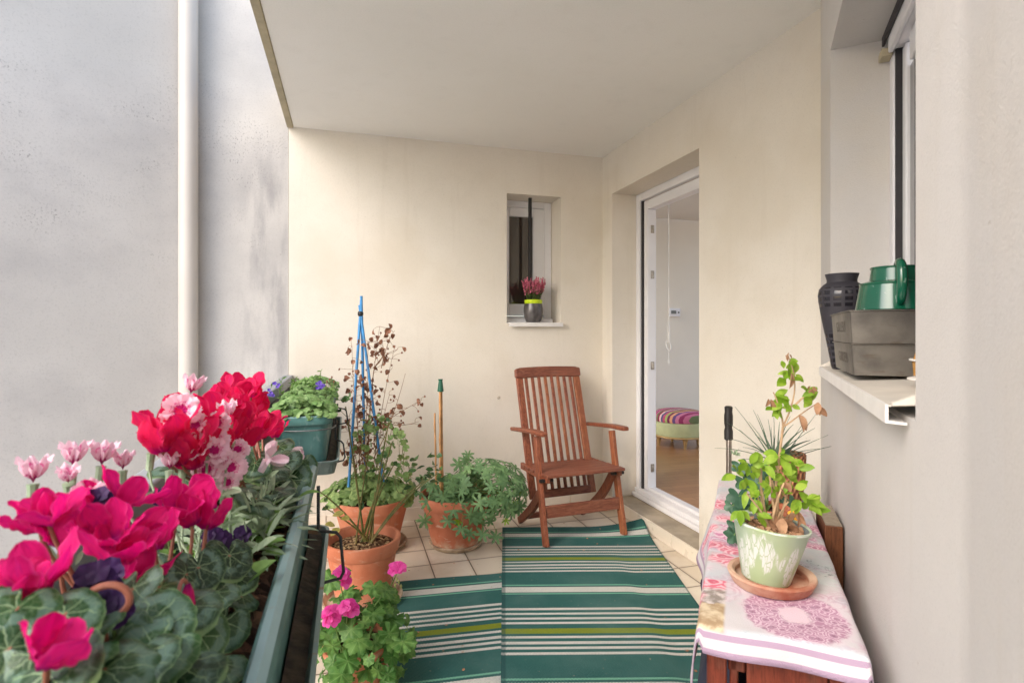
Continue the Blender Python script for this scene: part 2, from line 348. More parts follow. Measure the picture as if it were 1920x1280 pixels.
# ------------------------------------------------------------------ mesh builder
class MB:
    def __init__(self): self.v = []; self.f = []; self.u = []; self.mi = []
    def add(self, vs, fs, uvs=None, mi=0):
        o = len(self.v); self.v += [tuple(p) for p in vs]
        self.u += uvs if uvs else [(p[0], p[1]) for p in vs]
        self.f += [tuple(i+o for i in f) for f in fs]; self.mi += [mi]*len(fs)
    def box(self, c, s, m=None, mi=0):
        x, y, z = s[0]/2, s[1]/2, s[2]/2
        vs = [Vector((a*x, b*y, d*z)) for a in (-1, 1) for b in (-1, 1) for d in (-1, 1)]
        if m is not None: vs = [m @ p for p in vs]
        c = Vector(c); vs = [p+c for p in vs]
        self.add(vs, [(0, 1, 3, 2), (4, 6, 7, 5), (0, 4, 5, 1), (2, 3, 7, 6), (0, 2, 6, 4), (1, 5, 7, 3)], None, mi)
    def bb(self, x0, x1, y0, y1, z0, z1, mi=0):
        self.box(((x0+x1)/2, (y0+y1)/2, (z0+z1)/2), (x1-x0, y1-y0, z1-z0), None, mi)
    def bar(self, a, b, wx, wy, side=(1, 0, 0), mi=0):
        # square bar from a to b; wx along side, wy across
        a, b = Vector(a), Vector(b); d = (b-a); L = d.length; d.normalize()
        sd_ = Vector(side); sd_ = (sd_-d*sd_.dot(d)).normalized(); n = d.cross(sd_)
        m = Matrix((sd_, n, d)).transposed()
        self.box((a+b)/2, (wx, wy, L), m, mi)
    def plank(self, pts, side, ws, th, nrm=None, mi=0):
        # swept board: centre line pts, width ws along side, thickness th
        rings = []
        n = len(pts); pts = [Vector(p) for p in pts]; sd_ = Vector(side).normalized()
        for i, p in enumerate(pts):
            d = (pts[min(i+1, n-1)]-pts[max(i-1, 0)]).normalized()
            nn = d.cross(sd_).normalized()
            wv = ws[i] if isinstance(ws, (list, tuple)) else ws
            tv = th[i] if isinstance(th, (list, tuple)) else th
            rings.append([p-sd_*wv/2-nn*tv/2, p+sd_*wv/2-nn*tv/2, p+sd_*wv/2+nn*tv/2, p-sd_*wv/2+nn*tv/2])
        vs = [q for r in rings for q in r]; fs = []
        for i in range(n-1):
            for k in range(4):
                a = i*4+k; b = i*4+(k+1) % 4
                fs.append((a, b, b+4, a+4))
        fs += [(3, 2, 1, 0), tuple((n-1)*4+k for k in range(4))]
        self.add(vs, fs, None, mi)
    def tube(self, pts, rad, n=8, cap=True, mi=0):
        pts = [Vector(p) for p in pts]; k = len(pts)
        if not isinstance(rad, (list, tuple)): rad = [rad]*k
        vs = []; ref = None; uv = []
        for i, p in enumerate(pts):
            d = pts[min(i+1, k-1)]-pts[max(i-1, 0)]
            if d.length < 1e-9: d = Vector((0, 0, 1))
            d.normalize()
            if ref is None: ref = d.orthogonal().normalized()
            ref = ref-d*ref.dot(d)
            ref = ref.normalized() if ref.length > 1e-6 else d.orthogonal().normalized()
            b = d.cross(ref)
            for j in range(n):
                a = 2*PI*j/n
                vs.append(p+(ref*math.cos(a)+b*math.sin(a))*rad[i]); uv.append((j/n, i/max(1, k-1)))
        fs = [(i*n+j, i*n+(j+1) % n, (i+1)*n+(j+1) % n, (i+1)*n+j) for i in range(k-1) for j in range(n)]
        if cap: fs += [tuple(range(n-1, -1, -1)), tuple((k-1)*n+j for j in range(n))]
        self.add(vs, fs, uv, mi)
    def lathe(self, prof, n=40, c=(0, 0, 0), m=None, mi=0, cap=False):
        c = Vector(c); vs = []; uv = []; k = len(prof)
        for i, (r, z) in enumerate(prof):
            for j in range(n):
                a = 2*PI*j/n; p = Vector((r*math.cos(a), r*math.sin(a), z))
                vs.append((m @ p if m is not None else p)+c); uv.append((j/n, i/max(1, k-1)))
        fs = [(i*n+j, i*n+(j+1) % n, (i+1)*n+(j+1) % n, (i+1)*n+j) for i in range(k-1) for j in range(n)]
        if prof[0][0] > 1e-5 and cap: fs.append(tuple(range(n-1, -1, -1)))
        if prof[-1][0] > 1e-5 and cap: fs.append(tuple((k-1)*n+j for j in range(n)))
        self.add(vs, fs, uv, mi)
    def rrloft(self, rings, cx, cy, seg=6, cap0=True, cap1=False):
        # rounded rectangles (hx, hy, radius, z) joined into a shell
        vs = []; per = 4*(seg+1)
        for hx, hy, r, z in rings:
            for q, (sx, sy) in enumerate(((1, 1), (-1, 1), (-1, -1), (1, -1))):
                for i in range(seg+1):
                    a = PI/2*q+PI/2*i/seg
                    vs.append((cx+sx*(hx-r)+r*math.cos(a), cy+sy*(hy-r)+r*math.sin(a), z))
        fs = [(i*per+j, i*per+(j+1) % per, (i+1)*per+(j+1) % per, (i+1)*per+j) for i in range(len(rings)-1) for j in range(per)]
        if cap0: fs.append(tuple(range(per-1, -1, -1)))
        if cap1: fs.append(tuple((len(rings)-1)*per+j for j in range(per)))
        self.add(vs, fs)
    def polar(self, m, Rf, nt=28, nr=3, zf=None, c=0.0):
        vs = [m @ Vector((0, 0, zf(0, 0) if zf else 0))]; uv = [(0, 0)]
        for i in range(1, nr+1):
            for j in range(nt):
                a = 2*PI*j/nt; rr = Rf(a)*i/nr
                x, y = rr*math.cos(a), rr*math.sin(a)
                vs.append(m @ Vector((x, y, zf(rr, a) if zf else 0))); uv.append((x, y))
        fs = [(0, 1+j, 1+(j+1) % nt) for j in range(nt)]
        for i in range(nr-1):
            for j in range(nt):
                a = 1+i*nt+j; b = 1+i*nt+(j+1) % nt
                fs.append((a, a+nt, b+nt, b))
        self.add(vs, fs, uv)
    def blade(self, pts, nrm, ws, fold=.0, cross=2, curl=0.0):
        # a leaf or petal: centre line, surface normal, half widths
        pts = [Vector(p) for p in pts]; k = len(pts); vs = []; uv = []
        nrm = Vector(nrm)
        for i, p in enumerate(pts):
            d = (pts[min(i+1, k-1)]-pts[max(i-1, 0)]).normalized()
            sdv = d.cross(nrm)
            sdv = sdv.normalized() if sdv.length > 1e-6 else d.orthogonal().normalized()
            n2 = sdv.cross(d).normalized()
            for j in range(cross+1):
                t = j/cross*2-1
                vs.append(p+sdv*ws[i]*t+n2*(abs(t)*fold+t*t*curl)*ws[i]); uv.append((t, i/(k-1)))
        q = cross+1
        fs = [(i*q+j, i*q+j+1, (i+1)*q+j+1, (i+1)*q+j) for i in range(k-1) for j in range(cross)]
        self.add(vs, fs, uv)
    def build(self, name, mat, parent=None, loc=None, smooth=40, bevel=0, seg=2):
        me = bpy.data.meshes.new(name)
        org = Vector(loc) if loc is not None else Vector((0, 0, 0))
        me.from_pydata([tuple(Vector(p)-org) for p in self.v], [], self.f)
        ul = me.uv_layers.new(name='UVMap')
        for l in me.loops: ul.data[l.index].uv = self.u[l.vertex_index]
        mats = mat if isinstance(mat, (list, tuple)) else [mat]
        for mm in mats: me.materials.append(mm)
        if len(mats) > 1:
            for p, i in zip(me.polygons, self.mi): p.material_index = i
        if smooth:
            for p in me.polygons: p.use_smooth = True
            me.set_sharp_from_angle(angle=R(smooth))
        me.update()
        o = bpy.data.objects.new(name, me); COL.objects.link(o); o.location = org
        if parent is not None:
            o.parent = parent; o.matrix_parent_inverse = Matrix.Identity(4)
            pw = world_loc(parent); o.location = org-pw
        if bevel:
            b = o.modifiers.new('bevel', 'BEVEL'); b.width = bevel; b.segments = seg; b.limit_method = 'ANGLE'; b.angle_limit = R(35)
        return o
def world_loc(o):
    p = Vector(o.location)
    while o.parent: o = o.parent; p += Vector(o.location)
    return p
def tag(o, label=None, cat=None, group=None, kind=None):
    if label: o['label'] = label
    if cat: o['category'] = cat
    if group: o['group'] = group
    if kind: o['kind'] = kind
    return o
def thing(name, label, cat, loc=(0, 0, 0), group=None):
    o = bpy.data.objects.new(name, None); COL.objects.link(o); o.location = loc; o.empty_display_size = .1
    return tag(o, label, cat, group, 'thing')
def fr(n, t):
    n = Vector(n).normalized(); t = Vector(t); t = (t-n*t.dot(n))
    t = t.normalized() if t.length > 1e-6 else n.orthogonal().normalized()
    return Matrix((t, n.cross(t), n)).transposed().to_4x4()
def place(loc, n, t, s): return Matrix.Translation(Vector(loc)) @ fr(n, t) @ Matrix.Scale(s, 4)
def U(a, b): return rnd.uniform(a, b)
def rdir(zmin=-1, zmax=1):
    z = U(zmin, zmax); a = U(0, 2*PI); r = math.sqrt(max(0, 1-z*z)); return Vector((r*math.cos(a), r*math.sin(a), z))
def curve(a, b, bend=(0, 0, 0), n=7):
    a, b, k = Vector(a), Vector(b), Vector(bend)
    return [a.lerp(b, i/(n-1))+k*4*(i/(n-1))*(1-i/(n-1)) for i in range(n)]
def bez(pts, n=10):
    pts = [Vector(p) for p in pts]; out = []
    for i in range(n):
        t = i/(n-1); q = pts[:]
        while len(q) > 1: q = [q[j].lerp(q[j+1], t) for j in range(len(q)-1)]
        out.append(q[0])
    return out

# ================================================================== SETTING
BY, DX, CZ = 3.724, 1.811, 2.547     # back wall, door wall, soffit height
m = MB(); m.bb(-60, 60, -60, 60, -1.0, -.9); tag(m.build('ground', M['concrete']), kind='structure')  # unseen yard, raised and kept pale to bounce light up to the ceiling
m = MB(); m.bb(-.36, 2.0, -1.4, BY+.02, -.16, 0); tag(m.build('floor', M['tiles'], bevel=.004), kind='structure')
m = MB(); m.bb(-.327, 2.15, .25, 4.0, CZ, CZ+.2); tag(m.build('ceiling', M['soffit']), kind='structure')
m = MB(); m.bb(-.366, -.329, .25, BY-.002, CZ-.008, CZ+.26)
tag(m.build('slab_edge', M['lip'], bevel=.004), 'beige painted edge strip along the open side of the balcony ceiling', 'slab edge', kind='thing')

# back wall with the little window's opening
WX0, WX1, WZ0, WZ1 = 1.072, 1.478, 1.318, 2.232
m = MB()
m.bb(-.357, WX0, BY, 4.0, -3.2, CZ+.4); m.bb(WX1, DX+.34, BY, 4.0, -3.2, CZ+.4)
m.bb(WX0, WX1, BY, 4.0, -3.2, WZ0); m.bb(WX0, WX1, BY, 4.0, WZ1, CZ+.4)
tag(m.build('back_wall', M['cream'], smooth=0), 'cream plastered end wall of the balcony with a small deep window', 'wall', kind='thing')
# skirting of tiles
m = MB()
x = -.34
while x < DX-.03:
    m.bb(x+.002, min(x+.206, DX-.012), BY-.012, BY-.001, .001, .085); x += .21
tag(m.build('tile_skirting', M['tilegloss'], bevel=.002), 'row of pale skirting tiles along the foot of the cream end wall', 'skirting', kind='thing')
m = MB(); m.lathe([(0, .003), (.009, .003), (.011, 0)], 20, (1.013, BY-.001, .798), Matrix.Rotation(PI/2, 3, 'X'))
tag(m.build('wall_plug', plain('filler', C(188, 176, 160), .8, .05, 10, .1)), 'small round filler plug in the cream wall left of the chair', 'plug', kind='thing')

# neighbouring grey wall: flat part beside the balcony, then it turns towards the viewer
m = MB()
m.bb(-.90, -.359, BY+.003, 4.0, -3.2, 7)
a0 = Vector((-.90, BY+.003, 0)); dv = Vector((-math.cos(R(24)), -math.sin(R(24)), 0)); nv = Vector((-dv.y, dv.x, 0))
a1 = a0+dv*7
q = [a0, a1, a1-nv*.3, a0-nv*.3]
vs = [(p.x, p.y, z) for z in (-3.2, 7) for p in q]
if nv.y > 0: pass
m.add(vs, [(0, 1, 2, 3), (7, 6, 5, 4), (0, 4, 5, 1), (1, 5, 6, 2), (2, 6, 7, 3), (3, 7, 4, 0)])
tag(m.build('neighbouring_wall', M['grey'], smooth=0), 'tall grey rendered wall with soot speckles and dark run-off beside the balcony', 'wall', kind='thing')
pp = thing('drainpipe', 'off-white round drainpipe running up the grey wall', 'drainpipe', (-.885, 3.66, -3.2))
m = MB(); m.tube([(-.90, 3.655, -3.2), (-.90, 3.655, 7)], .0515, 28); m.build('pipe', M['pipe'], pp)
for z in (-1.2, 3.4):
    m = MB(); m.tube([(-.90, 3.655, z-.012), (-.90, 3.655, z+.012)], .056, 28); m.bb(-.915, -.885, 3.71, 3.73, z-.01, z+.01); m.build('bracket', M['pipe'], pp)

# door wall (long side), opening y 2.555..3.567
DY0, DY1, DZ0, DZ1 = 2.552, 3.567, .08, 2.243
m = MB()
m.bb(DX, 2.15, DY1, BY, -.2, CZ+.2); m.bb(DX, 2.15, 1.70, DY0, -.2, CZ+.2)
m.bb(DX, 2.15, DY0, DY1, DZ1, CZ+.2)
tag(m.build('door_wall', M['cream'], smooth=0), 'cream plastered long wall of the balcony with the deep door opening', 'wall', kind='thing')
st = thing('door_step', 'low tiled step under the open balcony door', 'step', (1.9, 3.06, 0))
m = MB(); m.bb(DX+.004, 2.14, DY0+.001, DY1-.001, 0, DZ0); m.bb(DX+.004, 1.9, DY1, BY-.013, 0, .078); m.build('tread', M['stepstone'], st)
m = MB(); y = DY0+.004
while y < BY-.02:
    m.bb(DX-.008, DX+.003, y, min(y+.246, BY-.014), .002, DZ0-.002); y += .25
m.build('riser_tiles', M['tilegloss'], st, bevel=.002)

# door frame (the leaf stands open inside)
df = thing('balcony_door_frame', 'white balcony door frame with hinge plates, its leaf swung open', 'door frame', (2.03, 3.06, DZ0))
m = MB()
m.bb(2.0, 2.035, 3.515, DY1, .14, DZ1); m.bb(2.0, 2.035, DY0, DY0+.052, .14, DZ1); m.bb(2.0, 2.035, DY0+.052, 3.515, DZ1-.052, DZ1)
m.build('outer_frame', M['white'], df, bevel=.004)
m = MB()
m.bb(2.012, 2.05, 3.493, 3.512, .14, DZ1-.055); m.bb(2.012, 2.05, DY0+.054, DY0+.073, .14, DZ1-.055)
m.build('gasket', M['darkplastic'], df)
m = MB()
m.bb(2.02, 2.09, 3.44, 3.49, .145, DZ1-.06); m.bb(2.02, 2.09, DY0+.075, DY0+.14, .145, DZ1-.06); m.bb(2.02, 2.09, DY0+.14, 3.44, DZ1-.125, DZ1-.06)
m.build('inner_frame', M['white'], df, bevel=.005)
m = MB(); m.bb(1.962, 2.115, DY0+.002, DY1-.002, .082, .112); m.bb(1.985, 2.10, DY0+.002, DY1-.002, .112, .142); m.bb(2.03, 2.085, DY0+.07, 3.5, .142, .165)
m.build('threshold', M['white'], df, bevel=.006)
for z in (.30, 1.02, 1.66, 1.98):
    m = MB(); m.bb(2.045, 2.07, 3.434, 3.4395, z-.028, z+.028); m.tube([(2.058, 3.432, z-.018), (2.058, 3.432, z+.018)], .004, 10); m.build('hinge_plate', M['chrome'], df, bevel=.002)

# the room behind the door
m = MB(); m.bb(2.116, 7.5, -1.0, 5.5, .0, .12); tag(m.build('parquet_floor', M['parquet'], smooth=0), kind='structure')
m = MB(); m.bb(2.15, 7.5, 5.2, 5.4, .12, 2.48); tag(m.build('room_wall', M['roomwall'], smooth=0), 'plain off-white room wall seen through the balcony door', 'wall', kind='thing')
m = MB(); m.bb(2.151, 4.3, 0, 5.19, 2.47, 2.54); tag(m.build('room_ceiling', M['roomceil'], smooth=0), kind='structure')
m = MB(); m.bb(2.16, 7.49, 5.185, 5.199, .121, .2); tag(m.build('baseboard', M['white'], bevel=.003), 'white baseboard at the foot of the room wall behind the ottoman', 'baseboard', kind='thing')

ot = thing('ottoman', 'round ottoman with striped cushion top, pale green side and gilt feet', 'ottoman', (3.2, 4.85, .12))
def stripes_m():
    t = NT('striped_fabric'); o = t.obj(); x = t.sep(o)
    v = t.math('FRACT', t.math('ADD', t.math('MULTIPLY', t.math('ADD', t.math('MULTIPLY', x[0], -.15), t.math('MULTIPLY', x[1], 1.0)), 3.6), t.math('MULTIPLY', t.noise(3, 2, o), .1)))
    cs = [C(150, 52, 92), C(206, 124, 150), C(104, 74, 124), C(222, 160, 120), C(122, 46, 76), C(168, 176, 104), C(190, 80, 110), C(90, 84, 120), C(226, 190, 180), C(140, 40, 70), C(110, 120, 80), C(200, 110, 140)]
    return t.fin(t.ramp(v, [(i/len(cs), c) for i, c in enumerate(cs)], True), .85, t.bump(t.noise(200, 2, o), .2))
m = MB(); m.lathe([(0, .365), (.12, .362), (.20, .35), (.246, .322), (.258, .285), (.252, .255), (.24, .25)], 48, (3.2, 4.85, .12)); m.build('cushion', stripes_m(), ot)
m = MB(); m.lathe([(.24, .25), (.252, .245), (.25, .13), (.24, .112), (0, .112)], 48, (3.2, 4.85, .12)); m.build('side', plain('pale_green_velvet', C(196, 200, 150), .8, .08, 10, .1), ot)
m = MB(); m.lathe([(.250, .118), (.258, .113), (.258, .103), (.250, .098), (0, .098)], 48, (3.2, 4.85, .12)); m.build('base_ring', plain('gilt', C(196, 164, 112), .4, .1, 10, .1, metal=.4), ot)
for ang in (-105, -15, 75, 165):
    a = R(ang); m = MB(); m.lathe([(.012, 0), (.014, .01), (.022, .07), (.028, .085), (.02, .1)], 16, (3.2+.2*math.cos(a), 4.85+.2*math.sin(a), .12)); m.build('leg', bpy.data.materials['gilt'], ot)

bl = thing('roller_blind', 'white window blind with pull cord hanging inside the open door', 'blind', (2.2, 3.05, 2.2))
m = MB(); m.bb(2.17, 2.23, 2.5, 3.50, 2.18, 2.235); m.build('headrail', M['whitepaint'], bl, bevel=.006)
m = MB(); m.tube([(2.2, 3.455, 2.18), (2.2, 3.455, 1.33)], .0042, 6); m.tube([(2.2, 3.462, 2.18), (2.2, 3.458, 1.33)], .0022, 6)
m.tube([(2.2, 3.456, 1.33), (2.203, 3.46, 1.24), (2.2, 3.452, 1.18)], [.008, .012, .008], 8)
m.tube([(2.2+.018*math.sin(t_), 3.455+.014*math.cos(t_), 1.16+.035*math.cos(t_*1.0)) for t_ in [i*2*PI/16 for i in range(17)]], .005, 6, False)
m.tube([(2.2, 3.455, 1.13), (2.2, 3.455, 1.02)], .003, 6); m.tube([(2.2, 3.455, 1.06), (2.2, 3.455, 1.035)], .007, 8)
m.build('pull_cord', M['whitepaint'], bl)
th_ = thing('thermostat', 'small white thermostat on the room wall behind the pull cord', 'thermostat', (3.375, 5.2, 1.47))
m = MB(); m.bb(3.305, 3.44, 5.175, 5.199, 1.425, 1.515); m.build('case', M['white'], th_, bevel=.006)
m = MB(); m.bb(3.325, 3.385, 5.171, 5.1745, 1.455, 1.49); m.build('display', plain('lcd', C(110, 112, 108), .3, .03, 10, 0), th_)
m = MB(); m.tube([(3.415, 5.175, 1.47), (3.415, 5.169, 1.47)], .009, 14); m.build('button', M['raildark'], th_)

# little window in the back wall
wn_ = thing('small_window', 'narrow white framed window in the cream end wall with a black bar', 'window', (1.275, 3.93, WZ0))
m = MB()
FY = 3.915
m.bb(WX0-.03, WX0+.035, FY, FY+.07, WZ0, WZ1); m.bb(WX1-.06, WX1, FY, FY+.07, WZ0, WZ1); m.bb(WX0+.035, WX1-.06, FY, FY+.07, WZ1-.05, WZ1); m.bb(WX0+.035, WX1-.06, FY, FY+.07, WZ0, WZ0+.055)
m.build('frame', M['white'], wn_, bevel=.005)
m = MB()
sx0, sx1, sz0, sz1 = WX0+.037, WX1-.062, WZ0+.062, WZ1-.054
m.bb(sx0, sx0+.035, FY-.012, FY+.05, sz0, sz1); m.bb(sx1-.085, sx1, FY-.012, FY+.05, sz0, sz1); m.bb(sx0+.035, sx1-.085, FY-.012, FY+.05, sz1-.065, sz1); m.bb(sx0+.035, sx1-.085, FY-.012, FY+.05, sz0, sz0+.085)
m.build('sash', M['white'], wn_, bevel=.006)
gt = NT('window_glass'); M['glass'] = gt.fin(C(62, 54, 48), .03, None, spec=1.0, coat=.3)
m = MB(); m.bb(sx0+.03, sx1-.08, FY+.012, FY+.02, sz0+.08, sz1-.06); m.build('pane', M['glass'], wn_, smooth=0)
m = MB(); m.bb(1.262, 1.284, 3.80, 3.822, WZ0+.001, WZ1+.01); m.build('security_bar', M['black'], wn_, bevel=.002)
m = MB(); m.bb(WX0+.001, WX1-.02, 3.83, FY, WZ0, WZ0+.035); m.build('inner_sill', M['white'], wn_, bevel=.004)
sl = MB(); sl.bb(WX0+.006, WX1+.006, BY-.035, 3.83, WZ0-.002, WZ0+.006); sl.bb(WX0+.006, WX1+.006, BY-.035, BY-.028, WZ0-.024, WZ0-.002)
sl.build('outer_sill', M['aluedge'], wn_, bevel=.002)

# window wall (turns 41 degrees), opening along 1.005..2.13
WA = R(41)
def W(a, p, z): return Vector((math.sin(WA)*a+math.cos(WA)*p, math.cos(WA)*a-math.sin(WA)*p, z))
def wbox(mb, a0, a1, p0, p1, z0, z1, mi=0):
    mm = Matrix.Rotation(-WA, 3, 'Z')
    mb.box(W((a0+a1)/2, (p0+p1)/2, (z0+z1)/2), (p1-p0, a1-a0, z1-z0), mm, mi)
NA0, NA1, NZ0, NZ1, NP = 1.003, 2.13, 1.118, 2.20, .21
m = MB()
for a0, a1, z0, z1 in ((.80, NA0, -.2, CZ+.2), (NA1, 2.46, -.2, CZ+.2), (NA0, NA1, -.2, NZ0), (NA0, NA1, NZ1, CZ+.2)): wbox(m, a0, a1, NP, NP+.32, z0, z1)
# softened bend at its near end, from where the wall leans away
b0 = W(.80, NP, 0); pts = [b0]; ang = WA
for k in range(5):
    ang += R(1.4); pts.append(pts[-1]-Vector((math.sin(ang), math.cos(ang), 0))*.012)
pts.append(pts[-1]-Vector((math.sin(ang), math.cos(ang), 0))*2.2)
bk = [p+Vector((math.cos(WA), -math.sin(WA), 0))*.32 for p in pts]
vs = [(p.x, p.y, z) for z in (-.2, CZ+.2) for p in pts+bk]; k = len(pts); fs = []
for i in range(k-1):
    fs += [(i, i+1, i+1+2*k, i+2*k), (k+i+1, k+i, k+i+2*k, k+i+1+2*k)]
fs += [(k-1, 2*k-1, 4*k-1, 3*k-1)]
m.add(vs, fs)
tag(m.build('window_wall', M['pale'], smooth=30), 'pale plastered slanting wall with the deep side window opening', 'wall', kind='thing')
fl_ = thing('side_window', 'white framed side window at the back of the deep recess, shutter bar above', 'window', W(1.57, .38, NZ0))
m = MB(); wbox(m, NA1-.05, NA1-.0, .376, .45, NZ0+.03, NZ1); wbox(m, NA0-.1, NA1-.05, .376, .45, NZ1-.06, NZ1); wbox(m, NA0-.1, NA1-.05, .376, .45, NZ0+.03, NZ0+.08)
m.build('frame', M['white'], fl_, bevel=.005)
m = MB(); wbox(m, NA1-.062, NA1-.052, .382, .44, NZ0+.08, NZ1-.06); m.build('gasket', M['darkplastic'], fl_)
m = MB(); wbox(m, NA1-.108, NA1-.066, .398, .44, NZ0+.085, NZ1-.065); wbox(m, NA0-.1, NA1-.17, .395, .44, NZ1-.15, NZ1-.065); wbox(m, NA0-.1, NA1-.17, .395, .44, NZ0+.085, NZ0+.16)
m.build('sash', M['white'], fl_, bevel=.005)
m = MB(); wbox(m, NA0-.1, NA1-.104, .41, .42, NZ0+.15, NZ1-.14); m.build('pane', M['glass'], fl_, smooth=0)
m = MB(); wbox(m, NA1-.058, NA1-.004, .345, .376, NZ1-.075, NZ1-.05); m.build('shutter_bracket', M['lip'], fl_, bevel=.003)
m = MB(); wbox(m, NA0-.05, NA1-.07, .36, .374, NZ1-.075, NZ1-.01); m.build('shutter_slat', M['white'], fl_, bevel=.004)
m = MB(); wbox(m, NA0-.05, NA1-.02, .352, .359, NZ1-.03, NZ1-.001); m.build('shutter_slot', M['darkplastic'], fl_)
# projecting metal sill
sl = thing('window_sill', 'white metal sill with folded front lip under the side window', 'sill', W(1.57, .178, 1.13))
m = MB()
def wpoly(mb, prof, a0, a1):
    k = len(prof); vs = [W(a0, p, z) for p, z in prof]+[W(a1, p, z) for p, z in prof]
    mb.add(vs, [(i, (i+1) % k, k+(i+1) % k, k+i) for i in range(k)]+[tuple(range(k-1, -1, -1)), tuple(range(k, 2*k))])
wpoly(m, [(.372, 1.150), (.182, 1.137), (.182, 1.134), (.372, 1.147)], 1.035, NA1-.006)
m.build('top_plate', M['alu'], sl, smooth=0)
m = MB(); wpoly(m, [(.1815, 1.1375), (.177, 1.1370), (.177, 1.108), (.206, 1.106), (.206, 1.110), (.1815, 1.112)], 1.035, NA1+.004)
m.build('front_lip', M['aluedge'], sl, smooth=0)
m = MB(); wpoly(m, [(.372, 1.1505), (.184, 1.1376), (.184, 1.141), (.22, 1.158), (.372, 1.17)], 1.02, 1.034); m.build('end_upstand', M['alu'], sl, smooth=0)
m = MB(); wpoly(m, [(.209, 1.1392), (.18, 1.1372), (.18, 1.139), (.209, 1.156)], NA1-.004, NA1+.004)
m.build('end_upstand', M['alu'], sl, smooth=0)

# railing on the open side
ra = thing('railing', 'grey metal handrail and dark panel along the open side of the balcony', 'railing', (-.36, 1.2, 0))
m = MB(); m.bb(-.385, -.33, -1.3, BY-.003, .93, .985); m.build('handrail', M['rail'], ra, bevel=.006)
m = MB(); m.bb(-.37, -.35, -1.3, BY-.003, .66, .93); m.build('panel', M['raildark'], ra)
m = MB(); m.bb(-.37, -.35, -1.3, BY-.003, .06, .09); m.build('bottom_rail', M['rail'], ra, bevel=.003)
y = -1.25
while y < BY-.05:
    m = MB(); m.tube([(-.36, y, .09), (-.36, y, .66)], .007, 8); m.build('baluster', M['rail'], ra); y += .115

# ================================================================== RUGS
def rugm():
    t = NT('woven_rug'); u = t.sep(t.uv())
    s = t.math('ADD', u[1], t.math('MULTIPLY', t.math('SINE', t.math('MULTIPLY', u[0], 2*PI/.012)), .0012))
    f = t.math('DIVIDE', t.math('MODULO', t.math('ADD', s, .733*4), .733), .733)
    TE, MI, WH, OL = C(54, 104, 100), C(126, 190, 164), C(222, 221, 215), C(138, 150, 38)
    def k(v): return v/.733
    st = [(0, TE), (k(.078), MI), (k(.090), TE), (k(.104), WH), (k(.158), TE), (k(.168), MI), (k(.179), TE)]
    for c in (.318, .359, .399, .437): st += [(k(c-.009), WH), (k(c+.009), TE)]
    st += [(k(.479), OL), (k(.520), TE)]
    for c in (.546, .587, .623, .659): st += [(k(c-.009), WH), (k(c+.009), TE)]
    # the ramp holds 32 stops at most
    col = t.ramp(f, st, True)
    zig = t.math('ABSOLUTE', t.math('SUBTRACT', t.math('FRACT', t.math('DIVIDE', u[0], .013)), .5))
    row = t.math('FRACT', t.math('ADD', t.math('DIVIDE', u[1], .0085), t.math('MULTIPLY', zig, 1.6)))
    rib = t.math('ABSOLUTE', t.math('SUBTRACT', row, .5))
    col = t.mix(t.math('MULTIPLY', t.ss(t.noise(240, 2, t.scale(t.uv(), (1, .4, 1))), .45, .7), .22), col, C(24, 66, 66))
    col = t.mix(t.math('MULTIPLY', t.ss(rib, .28, .5), .5), col, C(28, 74, 76))
    col = t.mix(t.math('MULTIPLY', t.ss(t.noise(3, 5, t.uv()), .4, .7), .20), col, C(120, 150, 146))
    col = t.mix(t.math('MULTIPLY', t.ss(t.noise(70, 2, t.uv()), .70, .76), .5), col, C(170, 160, 140))
    ed = t.math('MINIMUM', u[0], t.math('SUBTRACT', .91, u[0])); col = t.mix(t.math('MULTIPLY', t.ss(ed, .022, .014), .55), col, C(34, 72, 74))
    return t.fin(col, .8, t.bump(t.math('SUBTRACT', 1, rib), .8, .005), spec=.2)
M['rug'] = rugm()
def rug(label, origin, ang, wid, s0, s1, zf, curl=0.0):
    # s runs from the far edge towards the viewer
    ax = Vector((math.sin(ang), math.cos(ang), 0)); rx = Vector((math.cos(ang), -math.sin(ang), 0))
    nu, nv = 30, 90; m = MB(); vs = []; uv = []; fs = []
    for layer in (1, 0):
        for j in range(nv+1):
            for i in range(nu+1):
                u = wid*i/nu; s = s0+(s1-s0)*j/nv
                p = Vector(origin)+rx*u-ax*s; z = zf(u, s)
                e = .0055 if layer else 0
                vs.append((p.x, p.y, z+e)); uv.append((u, s))
    q = nu+1; L = q*(nv+1)
    for j in range(nv):
        for i in range(nu):
            a = j*q+i; fs.append((a, a+q, a+q+1, a+1)); b = a+L; fs.append((b, b+1, b+q+1, b+q))
    for i in range(nu): fs += [(i, i+1, L+i+1, L+i), (nv*q+i+1, nv*q+i, L+nv*q+i, L+nv*q+i+1)]
    for j in range(nv): fs += [(j*q+q, j*q, L+j*q, L+j*q+q), (j*q+nu, j*q+q+nu, L+j*q+q+nu, L+j*q+nu)]
    m.add(vs, fs, uv)
    return tag(m.build('striped_rug', M['rug'], smooth=60), label, 'rug', 'green striped outdoor rugs', 'thing')
rug('left green striped rug, partly tucked under the larger one', (.212, 2.80, 0), R(5.3), .92, 0.0, 2.4,
    lambda u, s: .003+.004*math.exp(-s/.06)*(1+math.sin(u*9))/2)
def rz(u, s):
    base = .004+.0075*(1-max(0, min(1, (u-.62)/.06)))*max(0, min(1, (s-.30)/.4))
    base += .006*math.exp(-((s-.52-.1*u)/.11)**2)*(.4+.6*math.sin(u*4.2)**2)*max(0, min(1, s/.3))*.7
    base += .060*max(0, (u-.52)/.40)**2*math.exp(-(s/.13)**1.6)
    return base+.003*math.exp(-s/.05)
rug('right green striped rug on top, under the front legs of the chair', (.945, 3.385, 0), R(15.8), .90, 0.0, 2.6, rz)
m = MB()
